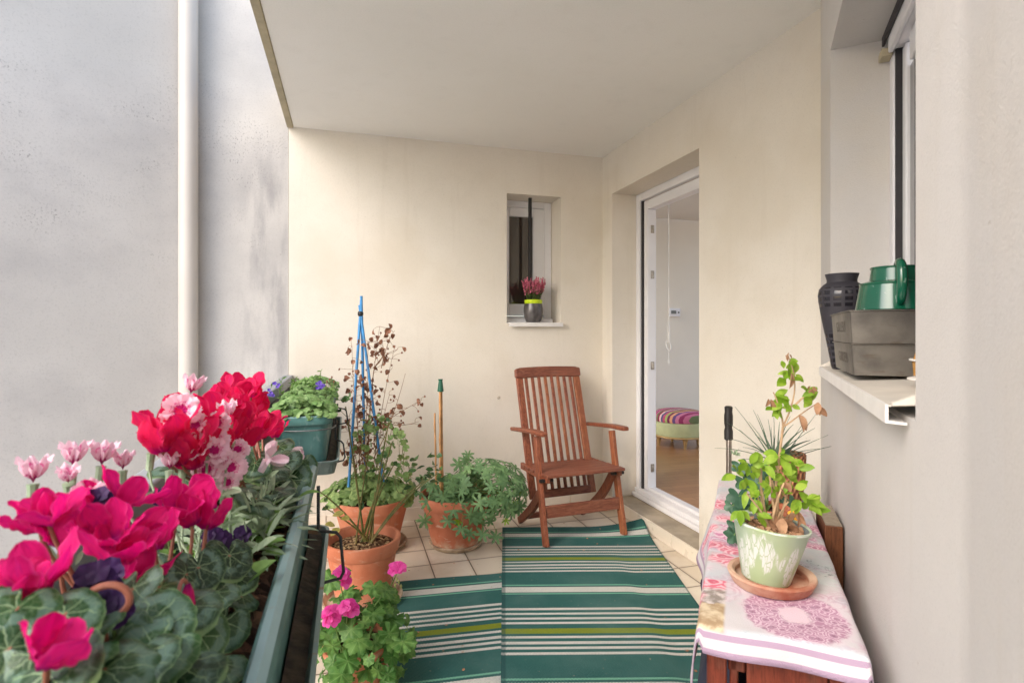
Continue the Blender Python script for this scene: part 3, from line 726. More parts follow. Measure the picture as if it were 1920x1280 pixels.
for k in range(60):
    x, y = U(.25, 1.7), U(1.7, 3.5)
    mm = place((x, y, .014), (U(-.3, .3), U(-.3, .3), 1), rdir(0, 0), U(.004, .010))
    m.polar(mm, lambda a: .7+.3*math.cos(a), 6, 1)
tag(m.build('leaf_crumbs', M['deadtan']), 'tiny dry leaf crumbs scattered over the rugs and tiles', 'crumbs', kind='stuff')

# ================================================================== CHAIR
ch = thing('folding_chair', 'red brown slatted hardwood folding armchair in the corner', 'chair', (1.36, 3.03, 0.012))
CU = Vector((.9963, .0854, 0)); CV = Vector((-.0854, .9963, 0))
def cp(x, y, z): return Vector((1.36, 3.03, 0))+CU*x+CV*y+Vector((0, 0, z))
FB = .0145
for sx in (-1, 1):
    x = .263*sx
    m = MB(); m.plank(bez([cp(x, -.012, FB), cp(x, .07, .32), cp(x, .128, .63)], 8), CU, .026, [.05, .05, .05, .05, .048, .046, .045, .045])
    m.build('front_leg', M['teakorange'] if sx > 0 else M['teak'], ch, bevel=.004)
    # armrest: a board, rounded and widening towards the front
    m = MB(); ax0 = cp(x+.012*sx, .49, .617); ax1 = cp(x+.012*sx, -.02, .662)
    pts = [ax0, ax0.lerp(ax1, .3)+Vector((0, 0, .004)), ax0.lerp(ax1, .7)+Vector((0, 0, .008)), ax0.lerp(ax1, .93)+Vector((0, 0, .002)), ax1]
    m.plank(pts, CU, [.034, .044, .056, .058, .038], .024)
    m.build('armrest', M['teak'], ch, bevel=.007, seg=3)
    xr = .232*sx
    m = MB(); m.plank(bez([cp(xr, .06, .40), cp(xr, .15, .22), cp(xr, .28, .13), cp(xr, .47, .012)], 10), CU, .026, [.04, .05, .058, .06, .06, .058, .055, .052, .048, .045])
    m.build('rear_leg', M['teak'], ch, bevel=.004)
    xs = .214*sx
    m = MB(); m.bar(cp(xs, .285, .20), cp(xs, .527, .975), .045, .026, CU); m.build('back_stile', M['teakorange'] if sx > 0 else M['teak'], ch, bevel=.004)
    m = MB(); m.bar(cp(.243*sx, -.005, .395), cp(.243*sx, .40, .392), .022, .04, CU); m.build('seat_rail', M['teak'], ch, bevel=.003)
    m = MB(); m.tube([cp(.20*sx, .03, .385), cp(.285*sx, .03, .385)], .011, 14); m.build('pivot_bolt', M['black'], ch)
for i in range(8):
    x = -.214+.428*(i+1)/9; m = MB()
    m.bar(cp(x, .287, .205), cp(x, .524, .965), .021, .014, CU)
    m.build('back_slat', M['teakorange'] if i in (3, 5) else M['teak'], ch, bevel=.003)
# top rail: gently crowned board with rounded ends
m = MB(); pts = [cp(-.245+.49*i/14, .527+.018*math.sin(PI*i/14)-.009, .978+.006*math.sin(PI*i/14)) for i in range(15)]
m.plank(pts, Vector((0, .29, .957)), [.056]+[.072]*13+[.056], .028); m.build('top_rail', M['teakx'], ch, bevel=.008, seg=3)
m = MB(); m.bar(cp(-.2, .29, .225), cp(.2, .29, .225), .05, .024, (0, .2, 1)); m.build('lower_rail', M['teakx'], ch, bevel=.003)
for i in range(6):
    y = -.03+i*.069+.03; z = .418-.004*i
    m = MB(); m.bar(cp(-.262, y, z), cp(.262, y, z), .058, .018, CV); m.build('seat_slat', M['teakx'], ch, bevel=.004)
m = MB(); m.bar(cp(-.25, .027, .200), cp(.25, .027, .200), .072, .022, (0, 0, 1)); m.build('front_stretcher', M['teakx'], ch, bevel=.004)
m = MB(); m.bar(cp(-.22, .41, .055), cp(.22, .41, .055), .036, .022, (0, 0, 1)); m.build('rear_stretcher', M['teakx'], ch, bevel=.004)

# ================================================================== POTS
def pot_profile(r0, r1, h, rimh, t=.012, lip=.012):
    k = r0+(r1-r0)*(1-rimh/h)
    return [(0, .004), (r0-.01, .002), (r0, .006), (k, h-rimh), (k+lip*.4, h-rimh+.004), (k+lip, h-rimh+.012), (r1+lip*.7, h-.012), (r1+lip*.5, h-.003), (r1, h), (r1-t*.7, h-.003), (r1-t, h-.012), (k-t, h-rimh-.01), (k-t-.004, h-rimh-.05)]
def soil_disc(r, c, bump=.012, n=28, rings=7):
    m = MB(); vs = [(c[0], c[1], c[2]+bump)]; fs = []
    for i in range(1, rings+1):
        for j in range(n):
            a = 2*PI*j/n; rr = r*i/rings
            vs.append((c[0]+rr*math.cos(a), c[1]+rr*math.sin(a), c[2]+bump*(1-(i/rings)**2)+(U(-.005, .005) if i < rings else 0)))
    fs = [(0, 1+j, 1+(j+1) % n) for j in range(n)]
    for i in range(rings-1):
        for j in range(n):
            a = 1+i*n+j; b = 1+i*n+(j+1) % n; fs.append((a, a+n, b+n, b))
    m.add(vs, fs); return m
def saucer(label, c, r, mat, group=None, h=.028):
    m = MB(); m.lathe([(0, 0), (r*.86, 0), (r*.9, .003), (r, h-.004), (r-.002, h), (r-.010, h), (r-.016, h-.006), (r*.86, .008), (0, .007)], 48, c)
    return tag(m.build('plant_saucer', mat), label, 'saucer', group, 'thing')

# leaf outlines (radius over angle; the tip lies along +x)
def r_cyc(a):
    b = abs((a+PI) % (2*PI)-PI)
    return (1-.80*math.exp(-((PI-b)/.30)**2)+.14*math.exp(-(b/.5)**2))*(1+.022*math.cos(15*a))
def r_ger(a):
    b = abs((a+PI) % (2*PI)-PI)
    return (1-.82*math.exp(-((PI-b)/.28)**2))*(1+.10*math.cos(7*b)+.05*math.cos(21*b))
def r_heu(a):
    b = abs((a+PI) % (2*PI)-PI)
    return (1-.7*math.exp(-((PI-b)/.3)**2))*(1+.07*math.cos(9*b)+.03*math.cos(27*b))
def r_cut(a):
    b = abs((a+PI) % (2*PI)-PI)
    lob = abs(math.cos(3.5*b*.97))
    return (.26+.74*lob**1.1)*(1-.8*math.exp(-((PI-b)/.3)**2))*(1+.13*math.cos(26*b))
def r_ivy(a):
    b = abs((a+PI) % (2*PI)-PI)
    return (.72+.28*abs(math.cos(2.5*b)))*(1-.75*math.exp(-((PI-b)/.4)**2))
def r_round(a):
    b = abs((a+PI) % (2*PI)-PI)
    return (1-.35*math.exp(-((PI-b)/.4)**2))*(1+.05*math.cos(9*b))
def ruffle(cup, rip, n=7, ph=0): return lambda r, a: cup*r*r+rip*r*r*math.cos(n*a+ph)
def leaf_polar(m, p, n, t, s, Rf, nt, nr=2, cup=-.15, rip=.06, k=7):
    m.polar(place(p, n, t, s), Rf, nt, nr, ruffle(cup+U(-.1, .1), rip*U(.4, 1.5), k, U(0, 6)))
OV = [.12, .72, 1.0, .92, .62, .05]
def leaf_oval(m, p, d, n, L, w, droop=.15, fold=.25, prof=OV):
    d = Vector(d).normalized(); n = Vector(n); k = len(prof)
    pts = [Vector(p)+d*L*i/(k-1)-Vector((0, 0, 1))*droop*L*(i/(k-1))**2 for i in range(k)]
    m.blade(pts, n, [x*w for x in prof], fold)
def twig(m, p, q, r0, r1, bend=.02, n=6):
    m.tube(curve(p, q, rdir()*bend, n), [r0+(r1-r0)*i/(n-1) for i in range(n)], 6)

# ---- big pot with blue canes at the back
CA = Vector((.135, 3.34, 0))
saucer('stained saucer under the large terracotta pot with blue canes', CA+Vector((0, 0, .001)), .205, M['saucer'], 'clay saucers on the tiles')
pa = thing('potted_climber', 'large terracotta pot with withered climber on three blue canes', 'potted plant', CA+Vector((0, 0, .008)))
m = MB(); m.lathe(pot_profile(.15, .222, .29, .075), 64, CA+Vector((0, 0, .008))); m.build('pot', M['terra'], pa)
soil_disc(.20, CA+Vector((0, 0, .262))).build('soil', M['soil'], pa)
top = P(676, 588, 3.24)
for a, b, tp in (((655, 892), (677.5, 562), 3.26), ((684, 885), (677.5, 555), 3.30), ((719, 905), (674, 572), 3.2)):
    dz = {3.26: -.10, 3.30: .10, 3.2: -.03}[tp]
    lo = P(*a, 3.24+dz); hi = P(*b, 3.24)+Vector((0, dz*-.12, 0)); lo = lo-(hi-lo)*.06
    m = MB(); pts = [lo.lerp(hi, i/14) for i in range(15)]
    m.tube(pts, [.0078 if i % 3 else .0084 for i in range(15)], 10); m.build('cane', M['bluecane'], pa)
m = MB(); m.lathe([(.012, -.014), (.0165, -.007), (.0165, .007), (.012, .014)], 12, top); m.build('cane_tie', M['black'], pa)
ms, ml = MB(), MB()
def dead_spray(a, b, n, spread):
    a, b = Vector(a), Vector(b)
    cv = curve(a, b, rdir()*.03, 12); ms.tube(cv, [.0026-.0016*i/11 for i in range(12)], 5)
    for k in range(n):
        p = cv[rnd.randrange(3, 12)]; d = rdir(-.5, .9); q = p+d*U(.03, spread)
        twig(ms, p, q, .0013, .0008, .01, 4)
        if rnd.random() < .72:
            dd = (Vector((0, 0, -1))+rdir()*.7).normalized(); nn = rdir()
            L = U(.020, .042); pts = [q+dd*L*i/4+nn*.35*L*math.sin(i/4*2.2)*U(.3, 1) for i in range(5)]
            ml.blade(pts, nn, [w_*L*.46 for w_ in (.15, .9, 1, .7, .05)], U(.1, .9), 2, U(-.5, .7))
        else:
            hd = MB(); hd.lathe([(0, -.006), (.005, -.003), (.006, .002), (.002, .007), (0, .008)], 7, q); hd.build('seed_head', M['dead'], pa)
base = CA+Vector((0, 0, .28))
for a, b, n in (((690, 900), (712, 612), 16), ((680, 900), (690, 640), 10), ((700, 880), (740, 650), 14), ((700, 860), (760, 700), 10), ((710, 800), (790, 750), 12), ((720, 790), (785, 790), 9), ((700, 700), (745, 655), 8), ((690, 760), (660, 700), 8), ((680, 860), (655, 780), 10), ((690, 900), (680, 720), 14), ((690, 900), (700, 740), 16), ((670, 900), (665, 820), 14), ((700, 690), (716, 640), 9), ((684, 890), (660, 650), 16), ((676, 900), (668, 700), 18), ((690, 880), (706, 660), 16), ((705, 880), (730, 740), 12), ((680, 900), (690, 800), 16), ((668, 890), (650, 830), 12), ((715, 690), (740, 620), 8)):
    dep = 3.24+U(-.08, .08); dead_spray(P(*a, dep), P(*b, dep+U(-.04, .04)), n, .075)
ms.build('dead_stems', M['stemdead'], pa); ml.build('dead_foliage', M['dead'], pa)
m = MB(); mt = MB()
for k in range(190):
    a = U(0, 2*PI); rr = math.sqrt(U(0, 1))*.235
    z = .30+.065*(1-(rr/.235)**2)+U(-.02, .05)
    p = CA+Vector((rr*math.cos(a)*1.12, rr*math.sin(a)*.85, z))
    n = Vector((math.cos(a)*rr*3, math.sin(a)*rr*3-.25, .9))+rdir()*.4
    leaf_polar(m, p, n, rdir(-.3, .3)+Vector((math.cos(a), math.sin(a), -.3)), U(.026, .046), r_heu, 26, 2)
m.build('foliage', M['heuchera'], pa)
m = MB()
for k in range(150):
    px, py = U(650, 772), U(775, 895)
    if abs(px-712) > 62-(880-py)*.25: continue
    p = P(px, py, 3.2+U(-.12, .12)); leaf_polar(m, p, rdir(-.2, 1), rdir(-.5, .5), U(.012, .026), r_heu, 16, 1)
    if k % 3 == 0: twig(mt, p, p+Vector((U(-.02, .02), U(-.02, .02), -U(.05, .15))), .0012, .0018)
m.build('upper_foliage', M['heuchera'], pa); mt.build('stems', M['stemrose'], pa)

# ---- rose pot in front of it
CB = Vector((.066, 2.662, 0))
saucer('dark stained saucer under the terracotta rose pot', CB+Vector((.0, 0, .001)), .185, M['saucer'], 'clay saucers on the tiles', .03)
pb = thing('potted_rose', 'terracotta pot with bare thorny green rose stems', 'potted plant', CB+Vector((0, 0, .009)))
m = MB(); m.lathe(pot_profile(.118, .168, .295, .07), 64, CB+Vector((0, 0, .009))); m.build('pot', M['terra'], pb)
soil_disc(.155, CB+Vector((0, 0, .258)), .02).build('soil', M['soilpale'], pb)
m = MB(); lf = MB(); yl = MB(); thn = MB()
rb = CB+Vector((0, -.01, .27))
stems = [((648, 762), -.05, .0), ((728, 796), .06, .02), ((600, 922), -.02, .02), ((606, 950), -.12, .0), ((703, 922), .05, .03), ((722, 890), -.04, .03), ((740, 868), .08, .02), ((822, 886), .10, .04), ((796, 900), .12, .03), ((690, 850), .1, .0), ((735, 830), -.08, .0)]
for (px, py), dz, b in stems:
    e = P(px, py, 2.57+dz); bs = rb+Vector((U(-.035, .045), U(-.03, .03), -.01))
    mid = bs.lerp(e, .45)+Vector((0, 0, .03+b))
    m = MB(); thn = m; cv = bez([bs, mid, e], 14); r0 = U(.0045, .0062)
    m.tube(cv, [r0*(1-.55*i/13) for i in range(14)], 8)
    for i in range(1, 13):
        for q in range(2):
            d = rdir(); p = cv[i].lerp(cv[i+1], U(0, 1)); d = (d+Vector((0, 0, .5))).normalized()
            thn.tube([p, p+d*.009], [.0018, .0003], 4)
    # small side shoots and leaves near the tips
    for k in range(rnd.choice((1, 2, 3))):
        p = cv[rnd.randrange(8, 14)]; d = rdir(-.2, .7); q = p+d*U(.02, .05)
        twig(m, p, q, .0015, .001)
        for h in range(3): leaf_oval(lf, q, rdir(-.6, .5)+d, rdir(.1, 1), U(.018, .03), U(.007, .011))
    m.build('stem', M['stemrose'], pb)
def rose_spray(px, py, dep, n, sp):
    for k in range(n):
        p = P(px+U(-sp, sp), py+U(-sp, sp)*.8, dep+U(-.04, .04)); leaf_oval(lf, p, rdir(-.5, .5), rdir(.2, 1), U(.03, .046), U(.012, .017), .2, .2)
rose_spray(648, 745, 2.52, 7, 10); rose_spray(800, 866, 2.7, 12, 22); rose_spray(825, 890, 2.75, 8, 18); rose_spray(790, 900, 2.72, 8, 18); rose_spray(815, 872, 2.72, 3, 10)
for (px, py) in ((640, 970), (628, 985), (637, 990), (645, 962)):
    leaf_oval(yl, P(px, py, 2.46), rdir(-.3, .3)+Vector((.3, -.6, 0)), (0, -.5, 1), .05, .018)
lf.build('foliage', M['roseleaf'], pb); yl.build('yellowed_leaves', M['yellowleaf'], pb)

# ---- cut-leaf geranium pot by the chair
CC = Vector((.614, 3.219, 0))
saucer('limescaled saucer under the cut-leaf geranium pot', CC+Vector((0, 0, .001)), .158, M['saucer'], 'clay saucers on the tiles', .03)
pc = thing('potted_geranium', 'terracotta pot spilling cut-leaf geranium, canes with a green cap', 'potted plant', CC+Vector((0, 0, .009)))
m = MB(); m.lathe(pot_profile(.142, .208, .30, .075), 64, CC+Vector((0, 0, .009))); m.build('pot', M['terra2'], pc)
soil_disc(.19, CC+Vector((0, 0, .272))).build('soil', M['soil'], pc)
ca = P(826, 905, 3.12)
for (bx, by), (tx, ty), r0 in (((826, 925), (825, 722), .0062), ((830, 925), (827.5, 722), .0058), ((818, 925), (815, 774), .005)):
    a, b = P(bx, by, 3.12+(.02 if bx == 830 else 0)), P(tx, ty, 3.12+(.012 if bx == 830 else 0))
    m = MB(); pts = [a.lerp(b, i/12)+Vector((U(-.001, .001), 0, 0)) for i in range(13)]
    m.tube(pts, [r0*(1.22 if i % 4 == 2 else 1) for i in range(13)], 10); m.build('cane', M['cane'], pc)
cap = P(826, 733, 3.126); m = MB()
m.lathe([(.0165, -.002), (.0185, 0), (.0125, .045), (.0105, .060), (.0135, .0635), (.0135, .068), (0, .069)], 14, cap); m.build('cane_cap', M['greencap'], pc)
m = MB(); stt = MB(); lo = MB()
for k in range(230):
    # a mound leaning out of the pot to the right and hanging over the rim
    u = U(0, 1)
    if u < .72:
        c0 = CC+Vector((.17, -.10, .33)); d = rdir(-.75, 1); p = c0+Vector((d.x*.235, d.y*.19, d.z*.185))
        n = d+rdir()*.3+Vector((0, -.2, .25))
    else:
        a = U(0, 2*PI); rr = U(.05, .23); p = CC+Vector((rr*math.cos(a), rr*math.sin(a)*.9, .335+U(-.05, .06))); n = Vector((0, -.3, 1))+rdir()*.45
    s = U(.034, .056)
    leaf_polar(m, p, n, rdir(-.8, .2)+Vector((.2, -.3, -.3)), s, r_cut, 56, 2, -.12, .05, 7)
    if k % 3 == 0: stt.tube(bez([p, p.lerp(CC+Vector((.05, -.03, .28)), .5)+Vector((0, 0, .05)), CC+Vector((U(-.08, .12), U(-.08, .05), .28))], 6), .0015, 5)
for px, py, dz in ((802, 940, -.15), (796, 975, -.16), (830, 930, -.18), (850, 955, -.2), (865, 990, -.21), (840, 975, -.2), (880, 1000, -.2), (905, 1000, -.18), (872, 862, .05), (860, 870, 0), (888, 880, 0), (878, 852, .05), (930, 1005, -.12), (812, 910, -.15), (848, 905, -.2)):
    leaf_polar(m, P(px, py, 3.25+dz), Vector((-.05, -.8, .6))+rdir()*.3, Vector((U(-.5, .5), -.2, -.6)), U(.042, .056), r_cut, 56, 2, -.1, .05, 7)
    stt.tube(bez([P(px, py, 3.25+dz), P(px+6, py-30, 3.2+dz), CC+Vector((.03, -.05, .28))], 7), .0016, 5)
m.build('foliage', M['cutleaf'], pc); stt.build('stems', M['stemgreen'], pc)
m = MB()
for k in range(16): leaf_polar(m, CC+Vector((.17+U(-.2, .2), -.14+U(-.06, .06), .22+U(-.05, .1))), Vector((0, -.8, .4))+rdir()*.4, rdir(-1, 0), U(.02, .034), r_cut, 56, 2)
m.build('yellowed_leaves', M['lime'], pc)
m = MB()
for k in range(26): m.tube(curve(CC+Vector((U(-.02, .16), U(-.06, .06), .31)), CC+Vector((U(-.05, .2), U(-.1, .05), U(.28, .36))), rdir()*.03, 5), .0012, 4)
m.build('dry_stalks', M['stemtan'], pc)

# ---- pink pelargonium in the foreground
CP = Vector((.035, 2.02, 0))
pg = thing('potted_pelargonium', 'bushy scalloped-leaf pelargonium with bright pink flower heads', 'potted plant', CP)
m = MB(); m.lathe(pot_profile(.085, .115, .17, .04), 48, CP); m.build('pot', M['terra'], pg)
soil_disc(.1, CP+Vector((0, 0, .145))).build('soil', M['soil'], pg)
m = MB(); stt = MB()
for k in range(105):
    d = rdir(-.75, 1); rr = U(.6, 1.12)
    p = CP+Vector((.02, 0, .165))+Vector((d.x*.175*rr, d.y*.175*rr, d.z*.15*rr))
    n = d*.7+Vector((0, -.25, .6))+rdir()*.65
    leaf_polar(m, p, n, Vector((d.x, d.y, -.4))+rdir()*.5, U(.015, .045), r_ger, 42, 3, -.12, .09, 7)
    if k % 2 == 0: stt.tube(bez([p, p.lerp(CP+Vector((0, 0, .17)), .5)+Vector((0, 0, .02)), CP+Vector((U(-.05, .05), U(-.05, .05), .15))], 7), .0022, 6)
for px, py, dep in ((700, 1100, 2.0), (655, 1120, 2.02), (725, 1205, 1.9), (665, 1210, 1.86), (615, 1190, 1.93), (700, 1150, 1.95), (640, 1075, 2.12), (620, 1085, 2.1), (735, 1160, 2.0), (755, 1215, 1.95), (690, 1250, 1.86), (725, 1120, 2.05), (640, 1265, 1.84)):
    leaf_polar(m, P(px, py, dep), Vector((-.05, -.55, .8))+rdir()*.2, Vector((U(-.6, .6), -.4, -.5)), U(.036, .050), r_ger, 42, 3, -.1, .08, 7)
m.build('foliage', M['geranium'], pg); stt.build('stems', M['stemgreen'], pg)
for (px, py, dep, nb, sp, base) in ((622, 1152, 1.80, 8, 14, (640, 1230)), (650, 1138, 1.82, 6, 12, (640, 1230)), (636, 1080, 1.92, 7, 13, (645, 1160)), (744, 1066, 2.06, 5, 9, (690, 1180))):
    m = MB(); hub = P(px, py, dep)+Vector((0, 0, -.016))
    for k in range(nb):
        c = P(px+U(-sp, sp), py+U(-sp, sp)*.8, dep+U(-.012, .012)); out = (c-hub).normalized()+Vector((0, -.5, .25))
        fm = fr(out, rdir())
        for q in range(5):
            a = q*2*PI/5+U(-.15, .15); d = fm @ Vector((math.cos(a), math.sin(a), .25)); nn = fm @ Vector((0, 0, 1)); L = U(.021, .027)
            m.blade([c+d*L*i/4-nn*.004*(i/4)**2 for i in range(5)], nn, [x_*L*.46 for x_ in (.2, .75, 1, .9, .3)], .1, 2, U(-.1, .3))
    f = m.build('flower', M['pinkgeranium'], pg)
    m = MB(); m.tube(bez([hub, P((px+base[0])/2+6, (py+base[1])/2, dep+.02), P(*base, dep+.03)], 8), .0022, 6)
    for k in range(nb): m.tube([hub, hub+rdir(.1, 1)*.014], .0009, 4)
    m.build('stem', M['stemgreen'], f)
m = MB()
for (px, py, dep) in ((647, 1186, 1.92), (748, 1090, 2.1), (741, 1096, 2.1), (752, 1098, 2.1), (744, 1085, 2.1)):
    m = MB(); c = P(px, py, dep); m.tube([c+Vector((0, 0, .008)), c, c-Vector((0, 0, .009))], [.001, .0045, .0015], 8); m.build('bud', M['bud'], pg)

# ================================================================== TABLE ALONG THE WINDOW WALL
TA = R(39.2)
def T(a, p, z): return Vector((math.sin(TA)*a+math.cos(TA)*p, math.cos(TA)*a-math.sin(TA)*p, z))
TM = Matrix.Rotation(-TA, 3, 'Z')
def tbox(mb, a0, a1, p0, p1, z0, z1): mb.box(T((a0+a1)/2, (p0+p1)/2, (z0+z1)/2), (p1-p0, a1-a0, z1-z0), TM)
A0, A1, P0, P1, TZ = 1.100, 2.20, -.066, .190, .698
tb = thing('folding_table', 'narrow red brown wooden table folded down under the flowered cloth', 'table', T(1.6, .06, 0))
m = MB(); tbox(m, A0, A1, P0, P1, TZ-.02, TZ-.001); m.build('tabletop', M['mahog'], tb, bevel=.003)
for a in (A0+.03, A1-.06):
    for p in (P0+.004, P1-.044):
        m = MB(); tbox(m, a, a+.04, p, p+.036, 0, TZ-.021); m.build('leg', M['mahog'], tb, bevel=.003)
m = MB(); tbox(m, A0+.032, A0+.05, P0+.075, P1-.046, .06, TZ-.021); m.build('end_panel', M['mahog'], tb, bevel=.003)
m = MB(); tbox(m, A0+.045, A0+.07, P0+.042, P0+.074, TZ-.10, TZ-.045); m.build('stop_block', M['mahog'], tb, bevel=.004)
m = MB(); tbox(m, A0+.045, A1-.03, P0+.045, P0+.06, .10, TZ-.03); m.build('folded_leaf', M['mahog'], tb, bevel=.003)

def cloth_m():
    t = NT('flowered_cloth'); uv = t.uv(); u = t.sep(uv); U_ = u[0]; V_ = t.math('ADD', u[1], .065)
    WHT, PNK, DPK, LIL, BLU, GRY, OLV = C(208, 204, 207), C(238, 176, 190), C(196, 92, 122), C(176, 152, 176), C(206, 222, 232), C(196, 200, 198), C(170, 150, 118)
    def rect(u0, u1, v0, v1, s=.004):
        return t.math('MULTIPLY', t.math('MULTIPLY', t.ss(U_, u0-s, u0+s), t.ss(U_, u1+s, u1-s)), t.math('MULTIPLY', t.ss(V_, v0-s, v0+s), t.ss(V_, v1+s, v1-s)))
    def circ(cu, cv, r, s=.012, warp=.03):
        du = t.math('SUBTRACT', U_, cu); dv_ = t.math('SUBTRACT', V_, cv)
        d = t.math('SQRT', t.math('ADD', t.math('MULTIPLY', du, du), t.math('MULTIPLY', dv_, dv_)))
        d = t.math('ADD', d, t.math('MULTIPLY', t.math('SUBTRACT', t.noise(45, 3, uv), .5), warp))
        return t.ss(d, r+s, r-s)
    def roses(sc, a, b, hi):
        w_ = t.noise(sc*1.4, 3, uv); vv = t.n('VectorMath'); vv.operation = 'ADD'; t.set(vv.inputs[0], uv); t.set(vv.inputs[1], t.comb(t.math('MULTIPLY', w_, .25/sc), t.math('MULTIPLY', w_, -.2/sc)))
        d = t.voro(sc, vv.outputs[0])
        ring = t.math('SINE', t.math('ADD', t.math('MULTIPLY', d, 26), t.math('MULTIPLY', t.noise(sc*2.2, 3, uv), 7)))
        c = t.mix(t.ss(ring, -.5, .7), a, hi)
        return t.mix(t.ss(d, .42, .05), c, b)
    rs = roses(38, C(206, 136, 164), C(160, 80, 116), C(238, 206, 218))
    rb_ = roses(22, C(222, 120, 142), C(186, 62, 94), C(240, 196, 206))
    rp = roses(26, C(206, 130, 170), C(174, 92, 142), C(234, 204, 220))
    col = t.mix(t.ss(t.noise(5, 3, uv), .4, .66), WHT, C(204, 200, 206))
    col = t.mix(t.math('MULTIPLY', t.ss(t.noise(7, 3, t.scale(uv, (1, 1, 1), (3, 3, 0))), .55, .66), .5), col, BLU)
    # scattered patches of printed scenes further along
    patch = t.math('MULTIPLY', t.ss(t.noise(6.5, 3, t.scale(uv, (1.5, .8, 1), (1.3, 7.1, 0))), .50, .56), t.ss(V_, .42, .5))
    col = t.mix(t.math('MULTIPLY', patch, .9), col, rp)
    patch2 = t.math('MULTIPLY', t.ss(t.noise(5.5, 3, t.scale(uv, (1.2, 1, 1), (9.3, 2.1, 0))), .54, .6), t.ss(V_, .30, .36))
    col = t.mix(t.math('MULTIPLY', patch2, .75), col, t.mix(t.noise(30, 4, uv), GRY, C(172, 176, 176)))
    # stamp with scribbled postmark
    st_ = rect(.165, .275, .33, .60)
    col = t.mix(t.math('MULTIPLY', st_, .75), col, t.mix(t.ss(t.noise(9, 4, uv), .4, .6), C(204, 212, 212), C(222, 224, 220)))
    ink = t.math('MULTIPLY', t.ss(t.math('ABSOLUTE', t.math('SUBTRACT', t.noise(16, 3, uv, .6, 1.5), .5)), .02, .004), circ(.225, .42, .05, .01))
    col = t.mix(t.math('MULTIPLY', ink, .85), col, C(80, 92, 98))
    # diagonal garlands of pink roses
    dg = t.math('ADD', V_, t.math('MULTIPLY', U_, .25))
    for v0 in (.645, .80): col = t.mix(t.math('MULTIPLY', t.math('MULTIPLY', t.ss(t.math('ABSOLUTE', t.math('SUBTRACT', t.math('ADD', dg, t.math('MULTIPLY', t.noise(14, 3, uv), .03)), v0)), .028, .018), t.ss(U_, .12, .15)), .95), col, rs)
    fade = t.ss(t.noise(8, 4, t.scale(uv, (1, 1, 1), (6, 1, 0)), .6), .46, .62)
    col = t.mix(t.math('MULTIPLY', fade, .38), col, rp)
    fade2 = t.ss(t.noise(6, 4, t.scale(uv, (1, 1, 1), (1, 8, 0)), .6), .5, .62)
    col = t.mix(t.math('MULTIPLY', fade2, .35), col, C(176, 196, 206))
    # rose bunch on the left
    for cu, cv, r in ((.03, .395, .035), (.045, .46, .028), (.005, .49, .03), (.06, .36, .025), (-.03, .62, .04), (.03, .70, .03), (.0, .85, .05)): col = t.mix(t.math('MULTIPLY', circ(cu, cv, r), .9), col, rb_)
    # picture of roses in an urn, near left
    pic = rect(-.16, .040, .055, .275)
    pc_ = t.mix(t.ss(t.noise(24, 4, uv), .4, .6), C(178, 152, 120), C(222, 206, 176))
    pc_ = t.mix(t.ss(t.math('ADD', V_, t.math('MULTIPLY', t.noise(16, 3, uv), .08)), .19, .20), pc_, t.mix(t.ss(t.noise(32, 4, uv), .42, .6), C(150, 140, 134), C(214, 204, 202)))
    pc_ = t.mix(circ(.005, .262, .042), pc_, rb_); pc_ = t.mix(circ(-.055, .18, .05), pc_, rb_)
    col = t.mix(pic, col, pc_)
    # wreath of roses with a plain centre
    du = t.math('SUBTRACT', U_, .165); dv_ = t.math('SUBTRACT', V_, .165)
    d = t.math('SQRT', t.math('ADD', t.math('MULTIPLY', du, du), t.math('MULTIPLY', t.math('MULTIPLY', dv_, dv_), .8)))
    d = t.math('ADD', d, t.math('MULTIPLY', t.math('SUBTRACT', t.noise(50, 3, uv), .5), .028))
    wr = t.math('MULTIPLY', t.ss(d, .098, .086), t.ss(d, .022, .034))
    col = t.mix(t.ss(d, .115, .09), col, C(216, 205, 212))
    col = t.mix(t.ss(d, .03, .02), t.mix(wr, col, t.mix(.25, roses(52, C(180, 130, 158), C(126, 70, 106), C(224, 200, 214)), C(194, 158, 180))), C(232, 200, 212))
    # bluish letter with rows of handwriting, near edge
    let = t.math('MULTIPLY', rect(.065, .40, -.10, .062, .012), 1.0)
    col = t.mix(t.math('MULTIPLY', let, .8), col, C(212, 226, 234))
    row = t.math('ABSOLUTE', t.math('SUBTRACT', t.math('FRACT', t.math('ADD', t.math('MULTIPLY', V_, 62), t.math('MULTIPLY', t.noise(130, 2, t.scale(uv, (1, .3, 1))), 1.1))), .5))
    scr = t.math('MULTIPLY', t.ss(row, .10, .03), t.ss(t.noise(26, 2, t.scale(uv, (1, 2.2, 1))), .42, .5))
    col = t.mix(t.math('MULTIPLY', t.math('MULTIPLY', scr, let), .6), col, C(130, 156, 178))
    dr = t.math('SQRT', t.math('ADD', t.math('MULTIPLY', t.math('SUBTRACT', U_, .12), t.math('SUBTRACT', U_, .12)), t.math('MULTIPLY', t.math('ADD', V_, .03), t.math('ADD', V_, .03))))
    col = t.mix(t.math('MULTIPLY', t.ss(t.math('ABSOLUTE', t.math('SUBTRACT', dr, .05)), .002, .0012), .7), col, C(206, 140, 150))
    # lilac hem bands
    e = t.math('MINIMUM', t.math('ADD', u[1], .048), t.math('ADD', U_, t.math('ADD', .110, 0)))
    hem = t.math('MAXIMUM', t.ss(e, .0105, .0095), t.math('MULTIPLY', t.ss(e, .0255, .0265), t.ss(e, .0365, .0355)))
    col = t.mix(t.ss(e, .038, .036), col, C(212, 209, 212))
    col = t.mix(hem, col, LIL)
    weave = t.math('ADD', t.noise(420, 2, uv), t.math('MULTIPLY', t.noise(14, 4, uv), .8))
    return t.fin(col, .62, t.bump(weave, .45, .004), spec=.3)
